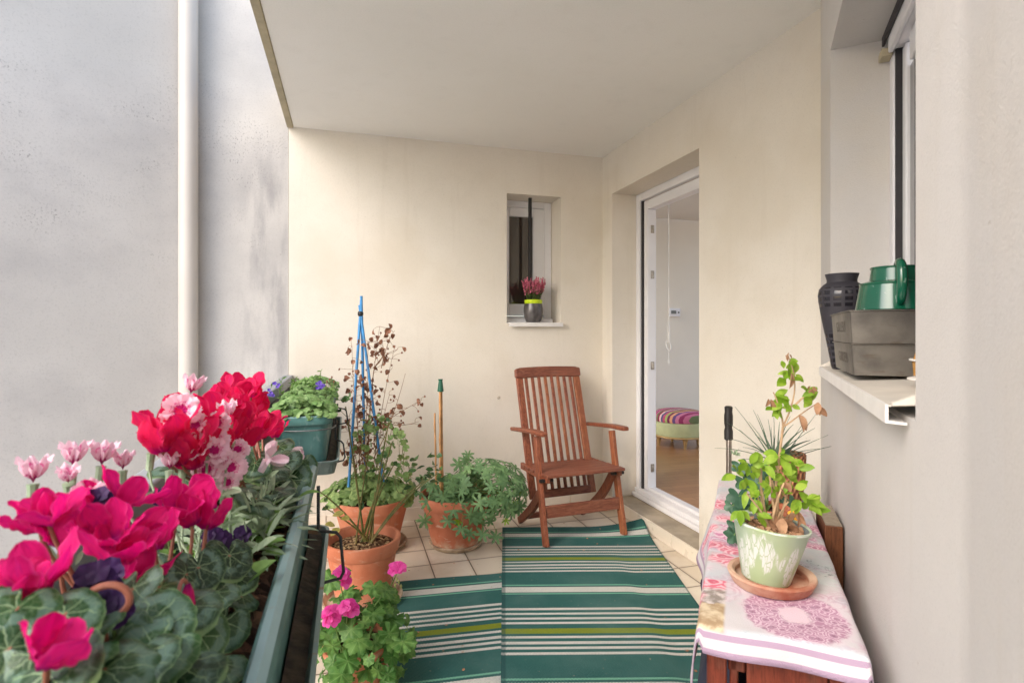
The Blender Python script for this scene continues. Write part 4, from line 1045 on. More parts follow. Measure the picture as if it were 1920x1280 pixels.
nu, nv = 70, 150
HL, HR, HN, HF = .110, .16, .048, .09
m = MB(); vs = []; uv = []; fs = []
wid, lng = P1-P0+.008, A1-A0+.008
for layer in (0, 1):
    for j in range(nv+1):
        v = -HN+(lng+HN+HF)*j/nv
        for i in range(nu+1):
            u = -HL+(wid+HL+HR)*i/nu
            dl = max(0, -u); dr = max(0, u-wid); dn = max(0, -v); df_ = max(0, v-lng)
            def drop(d): return d-.006*(1-math.exp(-d/.006))
            def out(d): return .006*(1-math.exp(-d/.006))
            fl = .04+.30*math.exp(-((v-.62)/.16)**2)+.10*math.sin(v*17+1)**2
            p = P0-.004+min(max(u, 0), wid)-out(dl)-dl*fl+out(dr)+dr*.12
            a = A0-.004+min(max(v, 0), lng)-out(dn)-dn*(.18+.25*math.sin(u*16+.6)**2)+out(df_)+df_*.2
            z = TZ+.002-max(drop(dl), drop(dr), 0)-max(drop(dn), drop(df_))*(1 if dl == dr == 0 else .55)
            z += (.0016*math.sin(v*23+u*9)+.0012*math.sin(v*51-u*31))*(1 if dl+dr == 0 else .3)+.0016
            if dl+dr > 0: p += .004*math.sin(v*34)*min(1, (dl+dr)/.05)
            pt = T(a, p, z+(.0012 if layer else 0)+(0)); vs.append(pt); uv.append((u, v))
q = nu+1; L_ = q*(nv+1)
for j in range(nv):
    for i in range(nu):
        a = j*q+i+L_; fs.append((a, a+1, a+q+1, a+q))
m.add(vs[L_:], [tuple(k-L_ for k in f) for f in fs], uv[L_:])
o = m.build('tablecloth', cloth_m(), smooth=180); sol = o.modifiers.new('thickness', 'SOLIDIFY'); sol.thickness = .0014; sol.offset = 1
tag(o, 'white tablecloth printed with pink roses and letters, lilac hem', 'tablecloth', kind='thing')

bd = thing('leaning_board', 'thick brown wooden board standing between the table and the wall', 'board', T(1.85, .235, 0))
m = MB(); m.bar(T(1.86, .243, .001), T(1.86, .238, .712), .045, .20, (math.cos(TA), -math.sin(TA), 0)); m.build('board', M['brownboard'], bd, bevel=.003)
m = MB(); m.bar(T(1.86, .238, .7125), T(1.86, .238, .715), .041, .195, (math.cos(TA), -math.sin(TA), 0)); m.build('end_grain', plain('grey_end_grain', C(150, 138, 122), .8, .15, 60, .3), bd)

po = thing('folded_stand', 'slim metal pole with ridged black grip behind the far end of the table', 'pole', P(1365, 900, 2.34)*1)
pb0 = P(1366, 900, 2.34); m = MB(); m.bar((pb0.x, pb0.y, .002), (pb0.x, pb0.y, .80), .014, .03, (1, -.4, 0)); m.build('pole', M['chrome'], po, bevel=.003)
m = MB(); m.bar((pb0.x+.016, pb0.y+.01, .002), (pb0.x+.016, pb0.y+.01, .80), .008, .022, (1, -.4, 0)); m.build('second_rail', M['chrome'], po, bevel=.002)
m = MB(); m.tube([(pb0.x, pb0.y, z) for z in (.795, .80, .835, .85, .865, .90, .915, .935, .94)], [.012, .018, .018, .0145, .018, .018, .0155, .017, .012], 16); m.build('grip', M['black'], po)

nb = thing('cloth_bag', 'dark navy bag on the floor under the left side of the table', 'bag', T(1.62, -.05, 0))
m = MB(); m.rrloft([(.06, .11, .03, .002), (.09, .14, .05, .03), (.095, .145, .06, .16), (.08, .13, .05, .30), (.05, .11, .03, .40), (.02, .09, .01, .44)], 0, 0)
m.v = [tuple(T(1.66, -.03, 0)+TM @ Vector(p)) for p in m.v]; m.build('bag_body', plain('navy_cloth', C(40, 44, 62), .85, .2, 14, .3), nb)
m = MB(); m.tube(bez([T(1.58, -.04, .42), T(1.56, -.12, .58), T(1.76, -.12, .58), T(1.74, -.04, .42)], 14), .008, 8); m.build('strap', bpy.data.materials['navy_cloth'], nb)

# ---- things standing on the table
sc0 = PZ(1446, 1094, .7035); sc0.z = .7048
saucer('chalky terracotta saucer on the flowered tablecloth', sc0, .0895, M['saucerred'], None, .026)
def palepot():
    t = NT('pale_green_tin'); o = t.obj(); uv = t.uv(); u = t.sep(uv)
    cs = t.comb(t.math('MULTIPLY', u[0], 6.2), t.math('MULTIPLY', u[1], 3.2))
    mask = t.ss(t.noise(1.6, 2, t.scale(cs, (1, 1, 1), (2.4, .6, 0))), .40, .46)
    big = t.voro(1.9, cs); small = t.voro(11, cs, 'DISTANCE_TO_EDGE')
    lace = t.math('MULTIPLY', t.ss(small, .02, .07), t.ss(t.math('ADD', big, t.math('MULTIPLY', t.math('SUBTRACT', t.noise(9, 3, cs), .5), .35)), .50, .42))
    band = t.math('MULTIPLY', t.ss(u[1], .05, .12), t.ss(u[1], .93, .86))
    col = t.mix(t.ss(t.noise(9, 3, o), .35, .65), C(172, 192, 166), C(186, 200, 176))
    col = t.mix(t.math('MULTIPLY', t.ss(t.noise(5, 2, o), .5, .7), .55), col, C(170, 190, 124))
    col = t.mix(t.math('MULTIPLY', t.math('MULTIPLY', mask, lace), t.math('MULTIPLY', band, .9)), col, C(222, 226, 222))
    return t.fin(col, .45, t.bump(t.noise(60, 3, o), .05), spec=.5)
lp = thing('potted_basil', 'pale green lace-patterned pot with leggy lime-leaved plant', 'potted plant', sc0+Vector((-.008, .004, .008)))
pc0 = sc0+Vector((-.010, .006, .0095))
tilt = Matrix.Rotation(R(6), 3, Vector((_s, _c, 0)))
m = MB(); m.lathe([(.0485, .002), (.05, .006), (.0765, .117), (.0785, .119), (.0785, .123), (.076, .1235), (.0735, .117), (.068, .095)], 64, pc0, tilt); m.build('pot', palepot(), lp)
m = MB(); m.lathe([(0, 0), (.0485, .002)], 40, pc0, tilt); m.build('base', M['whitepaint'], lp)
m = MB(); io = pc0+tilt @ Vector((.006, -.002, 0)); m.lathe([(.066, .095), (.0685, .114), (.071, .1155), (.071, .119), (.068, .1195), (.065, .115), (.063, .10)], 48, io, tilt); m.build('inner_pot', plain('grey_plastic_pot', C(116, 126, 128), .45, .1, 10, .05), lp)
m = soil_disc(.064, (0, 0, 0), .006, 30, 9); m.v = [tuple(io+tilt @ (Vector(p)+Vector((0, 0, .107)))) for p in m.v]; m.build('soil', M['soilpale'], lp)
m = MB()
for k in range(60):
    a = U(0, 2*PI); r_ = math.sqrt(U(0, 1))*.058
    m.polar(place(io+tilt @ Vector((r_*math.cos(a), r_*math.sin(a), .115)), Vector((0, 0, 1))+rdir()*.8, rdir(), U(.003, .009)), lambda a: .8+.25*math.cos(2*a)+.1*math.sin(5*a), 9, 1)
m.build('bark_chips', M['deadtan'], lp)
m = MB(); lf = MB(); dl = MB(); gs = MB()
cb = io+tilt @ Vector((-.004, 0, .11)); ZB = 1.19
def zz(p): return (p.x*_s+p.y*_c)
ZB = zz(cb)
for (px, py), r0 in (((1422, 885), .003), ((1428, 870), .0034), ((1442, 872), .0032), ((1418, 920), .0026), ((1400, 925), .0026), ((1455, 868), .003), ((1470, 905), .003), ((1492, 870), .003), ((1478, 940), .0026), ((1408, 950), .0022), ((1460, 930), .003), ((1448, 900), .003), ((1465, 965), .0026), ((1486, 960), .0022)):
    e = P(px, py, ZB+U(-.035, .035)); s0 = cb+Vector((U(-.018, .022), U(-.012, .012), -.006))
    m.tube(bez([s0, s0.lerp(e, .5)+rdir()*.012, e], 8), [r0*(1-.35*i/7) for i in range(8)], 7)
tall = bez([cb, P(1452, 930, ZB), P(1462, 850, ZB), P(1468, 800, ZB)], 10)
m.tube(tall, [.0026]*10, 8)
b1 = bez([tall[-1], P(1482, 770, ZB), P(1502, 730, ZB), P(1488, 690, ZB), P(1478, 668, ZB)], 12); m.tube(b1, [.002-.001*i/11 for i in range(12)], 7)
b2 = bez([tall[-1], P(1470, 790, ZB), P(1456, 745, ZB), P(1450, 735, ZB)], 8); m.tube(b2, [.0024-.0012*i/7 for i in range(8)], 7)
b3 = bez([P(1490, 760, ZB), P(1502, 748, ZB), P(1525, 728, ZB)], 8); m.tube(b3, [.0026-.0014*i/7 for i in range(8)], 7)
b4 = bez([tall[-1], P(1486, 790, ZB), P(1500, 775, ZB), P(1530, 757, ZB)], 8); m.tube(b4, [.002-.001*i/7 for i in range(8)], 6)
def limes(px, py, n, sp, L, dz=.0):
    for k in range(n):
        a = U(0, 2*PI); p = P(px, py, ZB+dz+U(-.02, .02)); d = Vector((math.cos(a)*_c, -math.cos(a)*_s, 0))+Vector((0, 0, math.sin(a)*.8))+Vector((_s, _c, 0))*U(-.6, .3)
        q = p+d*sp*U(0, .8); leaf_oval(lf, q, d, Vector((-_s, -_c, .6))+rdir()*.5, L*U(.75, 1.2), L*U(.22, .32), U(.05, .35), .22)
for px, py, n, L in ((1385, 890, 4, .04), (1405, 872, 4, .04), (1430, 868, 4, .036), (1462, 855, 5, .042), (1482, 868, 4, .036), (1497, 880, 3, .038), (1400, 915, 5, .036), (1415, 935, 5, .034), (1388, 955, 4, .036), (1412, 962, 4, .036), (1400, 895, 4, .032), (1448, 905, 5, .030), (1460, 925, 6, .026), (1490, 915, 5, .038), (1503, 935, 4, .042), (1516, 955, 4, .04), (1470, 890, 4, .034), (1440, 885, 3, .03), (1420, 905, 4, .030)):
    limes(px, py, n+1, .015, L*.78)
for px, py, n, L in ((1478, 680, 4, .026), (1470, 692, 3, .026), (1490, 700, 4, .026), (1476, 712, 2, .036), (1452, 742, 5, .026), (1468, 757, 5, .028), (1452, 764, 3, .024), (1484, 760, 3, .022), (1518, 738, 3, .03), (1535, 733, 2, .03), (1524, 748, 3, .03)):
    limes(px, py, n, .006, L)
for px, py, n, L in ((1476, 665, 5, .012), (1444, 748, 3, .022), (1521, 726, 4, .014), (1536, 757, 3, .028), (1497, 776, 2, .03), (1452, 960, 2, .05), (1470, 970, 5, .045), (1482, 985, 3, .05), (1446, 975, 3, .03), (1468, 905, 3, .03), (1492, 960, 3, .036), (1425, 988, 5, .03), (1485, 700, 1, .03)):
    for k in range(n):
        p = P(px+U(-5, 5), py+U(-4, 4), ZB+U(-.02, .02)); leaf_oval(dl, p, Vector((U(-.6, .6), U(-.5, .2), -1+U(0, .7))), rdir(), L*U(.7, 1.1), L*.26, .2, U(.2, .9))
m.build('stems', M['stemtan'], lp); lf.build('foliage', M['lime'], lp); dl.build('withered_leaves', M['deadtan'], lp)

ip = thing('potted_ivy', 'dark lobed plant in small terracotta pot behind the lime plant', 'potted plant', P(1440, 1014, 1.47))
ic = PZ(1440, 1012, .7065); ic.z = .7065
m = MB(); m.lathe(pot_profile(.036, .052, .09, .025, .006, .005), 36, ic); m.build('pot', M['terra2'], ip)
soil_disc(.045, ic+Vector((0, 0, .075)), .004).build('soil', M['soil'], ip)
m = MB(); stt = MB(); ZI = zz(ic)
for px, py, s in ((1388, 872, .026), (1408, 880, .030), (1395, 900, .03), (1420, 900, .03), (1385, 930, .032), (1398, 960, .034), (1372, 948, .022), (1382, 985, .03), (1410, 940, .034), (1430, 870, .026), (1376, 1003, .026), (1440, 895, .03), (1470, 950, .026), (1450, 965, .03), (1480, 940, .022), (1420, 975, .03)):
    p = P(px, py, ZI+U(-.04, .06)); leaf_polar(m, p, Vector((-_s-.1, -_c, .55))+rdir()*.4, Vector((U(-.7, .3), -.2, -.6)), s, r_ivy, 30, 3, -.1, .12, 5)
    stt.tube(bez([p, p.lerp(ic+Vector((0, 0, .1)), .5)+Vector((0, 0, .03)), ic+Vector((0, 0, .08))], 6), .0013, 5)
m.build('foliage', M['ivy'], ip); stt.build('stems', M['stemgreen'], ip)
m = MB()
for k in range(7):
    p = P(1490+U(-6, 6), 967+U(-5, 5), ZI-.08); m.polar(place(p, Vector((-.2, -.8, .5))+rdir()*.5, rdir(), .009), lambda a: 1-.2*math.cos(3*a), 12, 1)
m.build('flower', M['yellowflower'], ip)
m = MB()
for k in range(16): leaf_oval(m, P(1378, 852, 1.62), Vector((U(-.4, .4), U(-.3, .3), U(-.1, .4))), rdir(0, 1), U(.012, .028), .003, 0, .1)
m.build('pale_sprig', M['silver'], ip)

ap = thing('air_plant', 'spiky dark green plant in a woven wicker holder at the far end of the table', 'potted plant', P(1478, 940, 1.80))
ac = PZ(1476, 936, .7065); ac.z = .7065; ZA = zz(ac)
def wick():
    t = NT('woven_wicker'); u = t.sep(t.uv())
    a = t.math('SINE', t.math('MULTIPLY', u[0], 2*PI*18)); b = t.math('SINE', t.math('MULTIPLY', u[1], 2*PI*11)); ab = t.math('MULTIPLY', a, b)
    col = t.mix(t.ss(ab, -.6, .6), C(120, 74, 46), C(200, 142, 98)); col = t.mix(t.math('MULTIPLY', t.noise(60, 3), .4), col, C(110, 66, 44))
    return t.fin(col, .7, t.bump(ab, .8, .006))
m = MB(); m.lathe([(0, 0), (.040, 0), (.043, .004), (.052, .06), (.055, .12), (.056, .150), (.053, .153), (.050, .150), (.048, .12)], 60, ac); m.build('basket', wick(), ap)
soil_disc(.049, ac+Vector((0, 0, .13)), .01).build('soil', M['soil'], ap)
m = MB(); hub = P(1450, 862, ZA-.02)
for tx, ty, w_ in ((1378, 762, .0016), (1360, 790, .0016), (1340, 840, .0014), (1386, 805, .0016), (1412, 768, .0016), (1420, 776, .0018), (1450, 773, .0016), (1446, 800, .002), (1430, 805, .003), (1470, 796, .005), (1488, 795, .005), (1505, 805, .006), (1520, 825, .007), (1530, 776, .0016), (1528, 802, .0016), (1553, 815, .0016), (1565, 835, .0016), (1545, 840, .0018), (1393, 838, .0016), (1368, 822, .0016), (1404, 790, .002), (1462, 790, .003), (1482, 780, .0018), (1440, 785, .0018), (1500, 850, .004), (1390, 860, .0016), (1416, 815, .004), (1454, 815, .005), (1436, 835, .005), (1410, 835, .003), (1508, 790, .002), (1492, 830, .005)):
    h = hub+Vector((U(-.012, .02), U(-.012, .012), U(-.012, .006))); e = P(tx, ty, ZA+U(-.07, .05)); n_ = 9
    mid = h.lerp(e, .5)+Vector((0, 0, .014))+rdir()*.012
    cv = bez([h, mid, e], n_); dv_ = (e-h); side = Vector((_s, _c, 0))+rdir()*.2
    m.blade(cv, side.normalized(), [w_*.8*(1.5-1.45*(i/(n_-1))**.8)+.0004 for i in range(n_)], .5)
m.build('blades', M['air'], ap)

# ================================================================== THINGS ON THE SIDE WINDOW'S SILL
va = thing('vase', 'dark ribbed vase with checkered glossy bands behind the metal trays', 'vase', W(1.945, .222, 1.14))
def vasem():
    t = NT('dark_vase'); u = t.sep(t.uv())
    z = t.sep(t.obj())[2]
    chk = t.math('MULTIPLY', t.math('GREATER_THAN', t.math('FRACT', t.math('MULTIPLY', u[0], 13)), .30), t.math('GREATER_THAN', t.math('FRACT', t.math('MULTIPLY', t.math('SUBTRACT', z, 1.321), 1/.0185)), .40))
    g = t.math('MULTIPLY', chk, t.math('MAXIMUM', t.math('MULTIPLY', t.math('GREATER_THAN', z, 1.329), t.math('LESS_THAN', z, 1.387)), t.math('LESS_THAN', z, 1.255)))
    col = t.mix(g, t.mix(t.noise(18, 4), C(44, 43, 50), C(60, 58, 66)), C(34, 33, 39))
    return t.fin(col, t.math('SUBTRACT', .62, t.math('MULTIPLY', g, .5)), t.bump(t.noise(80, 3), .1))
m = MB(); vc = W(1.945, .222, 1.1412)
m.lathe([(0, 0), (.026, 0), (.028, .003), (.034, .04), (.045, .10), (.056, .16), (.063, .205), (.0645, .225), (.061, .243), (.050, .256), (.041, .262), (.0405, .270), (.045, .285), (.0455, .288), (.043, .288), (.036, .266), (.030, .24)], 56, vc); m.build('vase_body', vasem(), va)

def zinc():
    t = NT('zinc_sheet'); o = t.obj()
    col = t.mix(t.ss(t.noise(9, 6, o), .35, .68), C(88, 85, 82), C(122, 118, 112))
    col = t.mix(t.math('MULTIPLY', t.ss(t.noise(24, 6, t.scale(o, (1, 1, 3))), .55, .72), .6), col, C(96, 84, 72))
    return t.fin(col, .42, t.bump(t.noise(50, 4, o), .1), metal=.65)
M['zinc'] = zinc()
def tray_box(label, a0, a1, p0, p1, z0, h, text):
    tr = thing('metal_tray', label, 'tray', W((a0+a1)/2, (p0+p1)/2, z0), 'stacked metal trays')
    ca, cp_ = (a0+a1)/2, (p0+p1)/2; ha, hp = (a1-a0)/2, (p1-p0)/2; m = MB(); ins = .006
    RM = Matrix.Rotation(-WA, 3, 'Z')
    m.rrloft([(hp-ins, ha-ins, .004, 0), (hp-.001, ha-.001, .004, h-.003), (hp+.003, ha+.003, .005, h-.002), (hp+.003, ha+.003, .005, h), (hp-.001, ha-.001, .004, h), (hp-.002, ha-.002, .004, h-.004), (hp-ins-.002, ha-ins-.002, .004, .003)], 0, 0, 3, True, True)
    m.v = [tuple(W(ca, cp_, z0)+RM @ Vector(p)) for p in m.v]; m.build('tray_body', M['zinc'], tr)
    cu = bpy.data.curves.new('lettering', 'FONT'); cu.body = text; cu.size = h*.50; cu.align_x = 'CENTER'; cu.align_y = 'CENTER'; cu.extrude = .0002; cu.space_character = 1.12
    tmp = bpy.data.objects.new('lettering_curve', cu); COL.objects.link(tmp); bpy.context.view_layer.update()
    me = bpy.data.meshes.new_from_object(tmp.evaluated_get(bpy.context.evaluated_depsgraph_get())); me.materials.clear()
    bpy.data.objects.remove(tmp); t_ = bpy.data.objects.new('lettering', me); COL.objects.link(t_); t_.parent = tr; cu = me
    cu.materials.append(bpy.data.materials.get('stamped_ink') or plain('stamped_ink', C(92, 86, 80), .7, .2, 60, 0))
    n_ = Vector((-math.cos(WA), math.sin(WA), 0)); up = Vector((0, 0, 1)); xx = up.cross(n_)
    sl_ = ins/h; n2 = (n_-up*sl_).normalized(); up2 = n2.cross(xx)
    mt_ = Matrix((xx, up2, n2)).transposed().to_4x4()
    wp = W(ca-.02, p0+ins*.5-.0012, z0+h*.5)
    t_.matrix_local = Matrix.Translation(wp-W((a0+a1)/2, (p0+p1)/2, z0)) @ mt_
tray_box('lower stamped metal tray standing on the white sill', 1.49, 1.835, .188, .366, 1.152, .073, 'GARDEN')
tray_box('upper stamped metal tray carrying the green watering can', 1.475, 1.845, .183, .369, 1.226, .076, 'GALLERY')
wc = thing('watering_can', 'glossy green metal watering can with chipped handle on the trays', 'watering can', W(1.575, .283, 1.30))
def enamel():
    t = NT('green_enamel'); o = t.obj()
    col = t.mix(t.noise(12, 4, o), C(8, 74, 54), C(14, 92, 68))
    col = t.mix(t.math('MULTIPLY', t.ss(t.noise(60, 5, o), .62, .68), .8), col, C(120, 150, 138))
    return t.fin(col, .18, t.bump(t.noise(40, 3, o), .05), spec=.6, coat=.3)
M['enamel'] = enamel()
w0 = W(1.575, .283, 1.3035)
m = MB(); m.lathe([(0, 0), (.074, 0), (.0755, .002), (.066, .060), (.0675, .062), (.0675, .065), (.064, .066), (.045, .072)], 56, w0); m.build('can_body', M['enamel'], wc)
m = MB(); m.lathe([(.050, .070), (.0475, .098), (.049, .1), (.049, .103), (.046, .1025), (.046, .075)], 48, w0+W(-.004, .004, 0)); m.build('neck', M['enamel'], wc)
hd_ = Vector((-w0.x, -w0.y, 0)).normalized(); hd_ = (hd_+Vector((-hd_.y, hd_.x, 0))*.22).normalized()
m = MB(); pts = bez([w0+hd_*.070+Vector((0, 0, .014)), w0+hd_*.092+Vector((0, 0, .02)), w0+hd_*.098+Vector((0, 0, .09)), w0+hd_*.085+Vector((0, 0, .125)), w0+hd_*.045+Vector((0, 0, .102))], 18)
m.tube(pts, [.007+.004*math.sin(PI*i/17) for i in range(18)], 12); m.build('handle', M['enamel'], wc)
m = MB(); sp = -hd_; m.tube(bez([w0+sp*.06+Vector((0, 0, .02)), w0+sp*.09+Vector((0, 0, .06)), w0+sp*.12+Vector((0, 0, .09))], 8), [.011, .010, .009, .008, .008, .008, .008, .008], 10); m.build('spout', M['enamel'], wc)
la = thing('amber_holder', 'amber glass holder with pale rims at the near end of the sill', 'candle holder', W(1.30, .305, 1.150))
m = MB(); c_ = W(1.30, .305, 1.1475); m.lathe([(0, 0), (.018, 0), (.020, .002), (.024, .012), (.036, .02), (.038, .045), (.03, .075), (.026, .08), (.024, .078), (.028, .045)], 32, c_); m.build('glass_body', plain('amber_glass', C(176, 126, 50), .2, .2, 20, .05), la)
m = MB(); m.lathe([(.034, .014), (.046, .012), (.046, .015), (.034, .018)], 32, c_); m.build('lower_rim', M['whitepaint'], la)
m = MB(); m.lathe([(.037, .047), (.043, .049), (.043, .052), (.036, .051)], 32, c_); m.build('upper_rim', M['whitepaint'], la)

# ---- heather pot on the little window's sill
hp_ = thing('potted_heather', 'pink heather in shiny graphite pot with lime band on the small sill', 'potted plant', (1.285, 3.775, WZ0+.006))
hc = Vector((1.283, 3.765, WZ0+.0065)); hc.x = PX(999, 590, 1).x*0+1.283
def graph():
    t = NT('graphite_glaze'); o = t.obj()
    col = t.mix(t.ss(t.noise(14, 5, t.scale(o, (1, 1, .5))), .35, .65), C(70, 68, 70), C(116, 112, 112)); return t.fin(col, .3, t.bump(t.noise(40, 4, o), .1), metal=.5)
m = MB(); m.lathe([(0, 0), (.046, 0), (.052, .006), (.066, .04), (.071, .075), (.070, .105), (.064, .135), (.060, .135), (.060, .12)], 48, hc); m.build('pot', graph(), hp_)
m = MB(); m.lathe([(.0605, .133), (.063, .136), (.0645, .162), (.0615, .163), (.058, .14)], 48, hc); m.build('band', M['limeband'], hp_)
soil_disc(.058, hc+Vector((0, 0, .148)), .004).build('soil', M['soil'], hp_)
m = MB(); g = MB()
for k in range(95):
    a = U(0, 2*PI); rr = math.sqrt(U(0, 1)); d = Vector((math.cos(a)*rr*.36, math.sin(a)*rr*.34, 1)).normalized()
    b = hc+Vector((math.cos(a)*rr*.045, math.sin(a)*rr*.045, .155)); L = U(.11, .175); tip = b+d*L
    g.tube([b, b+d*L*.6], .0015, 4)
    for q in range(9): leaf_oval(g, b+d*L*U(.05, .62), rdir(.0, 1)+d*.6, rdir(), .016, .0022, 0, .1)
    for q in range(20):
        s_ = .45+.55*q/19; p = b+d*L*s_; m.polar(place(p+rdir()*.005*(1.3-s_), rdir(), rdir(), U(.0045, .0065)*(1.5-s_*.7)), lambda a: 1, 5, 1)
m.build('flower_spikes', M['heather'], hp_); g.build('foliage', M['heathergreen'], hp_)

# ================================================================== PLANTER BOXES ON THE RAILING
def planter(label, y0, y1, cx=-.17):
    cy, hy = (y0+y1)/2, (y1-y0)/2
    pl = thing('planter_box', label, 'planter', (cx, cy, .74), 'green planter boxes hung along the railing')
    m = MB(); m.rrloft([(.080, hy-.024, .03, .756), (.089, hy-.013, .035, .912), (.0895, hy-.0125, .035, .918), (.100, hy-.002, .04, .918), (.1035, hy+.0005, .042, .924), (.1045, hy+.001, .042, .938), (.102, hy, .042, .947), (.0945, hy-.005, .04, .9515), (.086, hy-.012, .036, .9495), (.080, hy-.018, .034, .940), (.078, hy-.020, .032, .87)], cx, cy, 8)
    m.build('box', M['planter'], pl)
    m = MB(); m.rrloft([(.112, hy+.0, .03, .738), (.122, hy+.004, .035, .776), (.128, hy+.008, .038, .781), (.128, hy+.008, .038, .787), (.121, hy+.003, .035, .787), (.116, hy-.002, .032, .778), (.108, hy-.008, .028, .750)], cx, cy, 6, True, True); m.build('drip_tray', M['tray'], pl)
    m = MB(); vs = []; fs = []; nx, ny = 10, 70
    for j in range(ny+1):
        for i in range(nx+1):
            x_ = -.0795+.159*i/nx; y_ = -hy+.021+(2*hy-.042)*j/ny; edge = 1-abs(i/nx*2-1)**3
            vs.append((cx+x_, cy+y_, .905+.018*edge+U(-.005, .005)))
    for j in range(ny):
        for i in range(nx): a = j*(nx+1)+i; fs.append((a, a+1, a+nx+2, a+nx+1))
    m.add(vs, fs); m.build('soil', M['soil'], pl)
    m = MB(); m.rrloft([(.108, hy-.01, .028, .757), (.1145, hy-.006, .03, .768), (.085, hy-.02, .03, .782)], cx, cy, 6, True, False); m.build('tray_dirt', bpy.data.materials.get('tray_grime') or plain('tray_grime', C(48, 42, 36), .9, .35, 30, .6, bd=.006, c2=C(78, 66, 54)), pl)
    return pl
def wire_loop(pl, y, z1, z0, xo, mat, r=.0032, top=None, xw=-.056):
    m = MB()
    pts = [(xw, y, top or z1+.09), (xw, y, z1+.004), (xw+.006, y, z1), (xo-.008, y, z1-.006), (xo, y, z1-.016), (xo+.006, y-.004, z0+.014), (xo, y-.004, z0+.002), (xo-.01, y-.002, z0), (xw-.01, y, z0-.008)]
    m.tube(pts, r, 8); m.build('wire_holder', mat, pl)
p1 = planter('near green planter box full of cyclamens and dianthus', .22, 1.405)
wire_loop(p1, 1.16, .856, .757, -.014, M['blackwire'])
p2 = planter('far green planter box with a mound of small leaves', 2.10, 3.20, -.158)
wire_loop(p2, 2.19, .845, .765, -.016, M['blackwire'], .003, .925, -.044)
wire_loop(p2, 2.62, .91, .84, -.006, M['blackwire'], .003, .93, -.044)
m = MB(); m.tube(bez([(-.262, 2.19, .90), (-.258, 2.097, .90), (-.17, 2.086, .899), (-.07, 2.088, .901), (-.046, 2.094, .901), (-.044, 2.19, .902)], 24), .0028, 8); m.build('wire_band', M['steel'], p2)

# mound of small leaves with violet flowers in the far planter
mo = thing('bellflower_mound', 'mound of small pale leaves with violet blooms in the far planter', 'plant', (-.19, 2.5, .92))
m = MB(); g = MB(); vf = MB(); sd_ = MB()
for k in range(1500):
    x_, y_ = U(-.27, -.046), U(2.12, 3.15); h = .95+.05*(1-((x_+.158)/.125)**2)+.016*math.sin(y_*13)
    if k < 420: y_ = U(2.10, 2.3); h = .945+.05*(1-((x_+.158)/.13)**2)*min(1, (y_-2.08)/.12)
    n = Vector((((x_+.158)*4), -.55 if y_ < 2.3 else -.2, .9))+rdir()*.5
    leaf_polar(m, (x_, y_, h+U(-.012, .012)), n, rdir(), U(.009, .0165), r_round, 12, 1, -.2, .1, 5)
for px, py in ((520, 725), (545, 725), (575, 718), (590, 715), (610, 728), (505, 735), (560, 720), (600, 712), (530, 715), (580, 722), (617, 730), (548, 712), (598, 706)):
    b = P(px+U(-4, 4), py+28, 2.4+U(-.1, .2)); tip = P(px+U(-6, 6), py-U(0, 12), 2.4+U(-.1, .2)); cv = curve(b, tip, rdir()*.008, 6); g.tube(cv, .0014, 5)
    for q in range(14): leaf_oval(g, cv[rnd.randrange(1, 6)], rdir(-.1, 1), rdir(), U(.014, .026), U(.002, .004), .1, .2)
m.build('foliage', M['lobelia'], mo); g.build('upright_shoots', M['greenblade'], mo)
for cx_, cy_, n_ in ((505, 735, 10), (598, 723, 12), (520, 722, 4)):
    m = MB()
    for k in range(n_):
        c = P(cx_+U(-9, 9), cy_+U(-7, 7), 2.3+U(-.03, .03))
        for q in range(5):
            a = q*2*PI/5; d = Vector((math.cos(a), -.4, math.sin(a))); leaf_oval(m, c, d, (0, -1, .2), .009, .0035, 0, .1)
    m.build('flower', M['violet'], mo)
for px, py in ((618, 712), (622, 708), (613, 716), (626, 716)):
    sd_ = MB(); sd_.tube([P(px-3, py+18, 2.35), P(px, py, 2.35)], .0008, 4); sd_.lathe([(0, -.004), (.004, 0), (.003, .006), (0, .008)], 7, P(px, py, 2.35)); sd_.build('seed_head', M['dead'], mo)

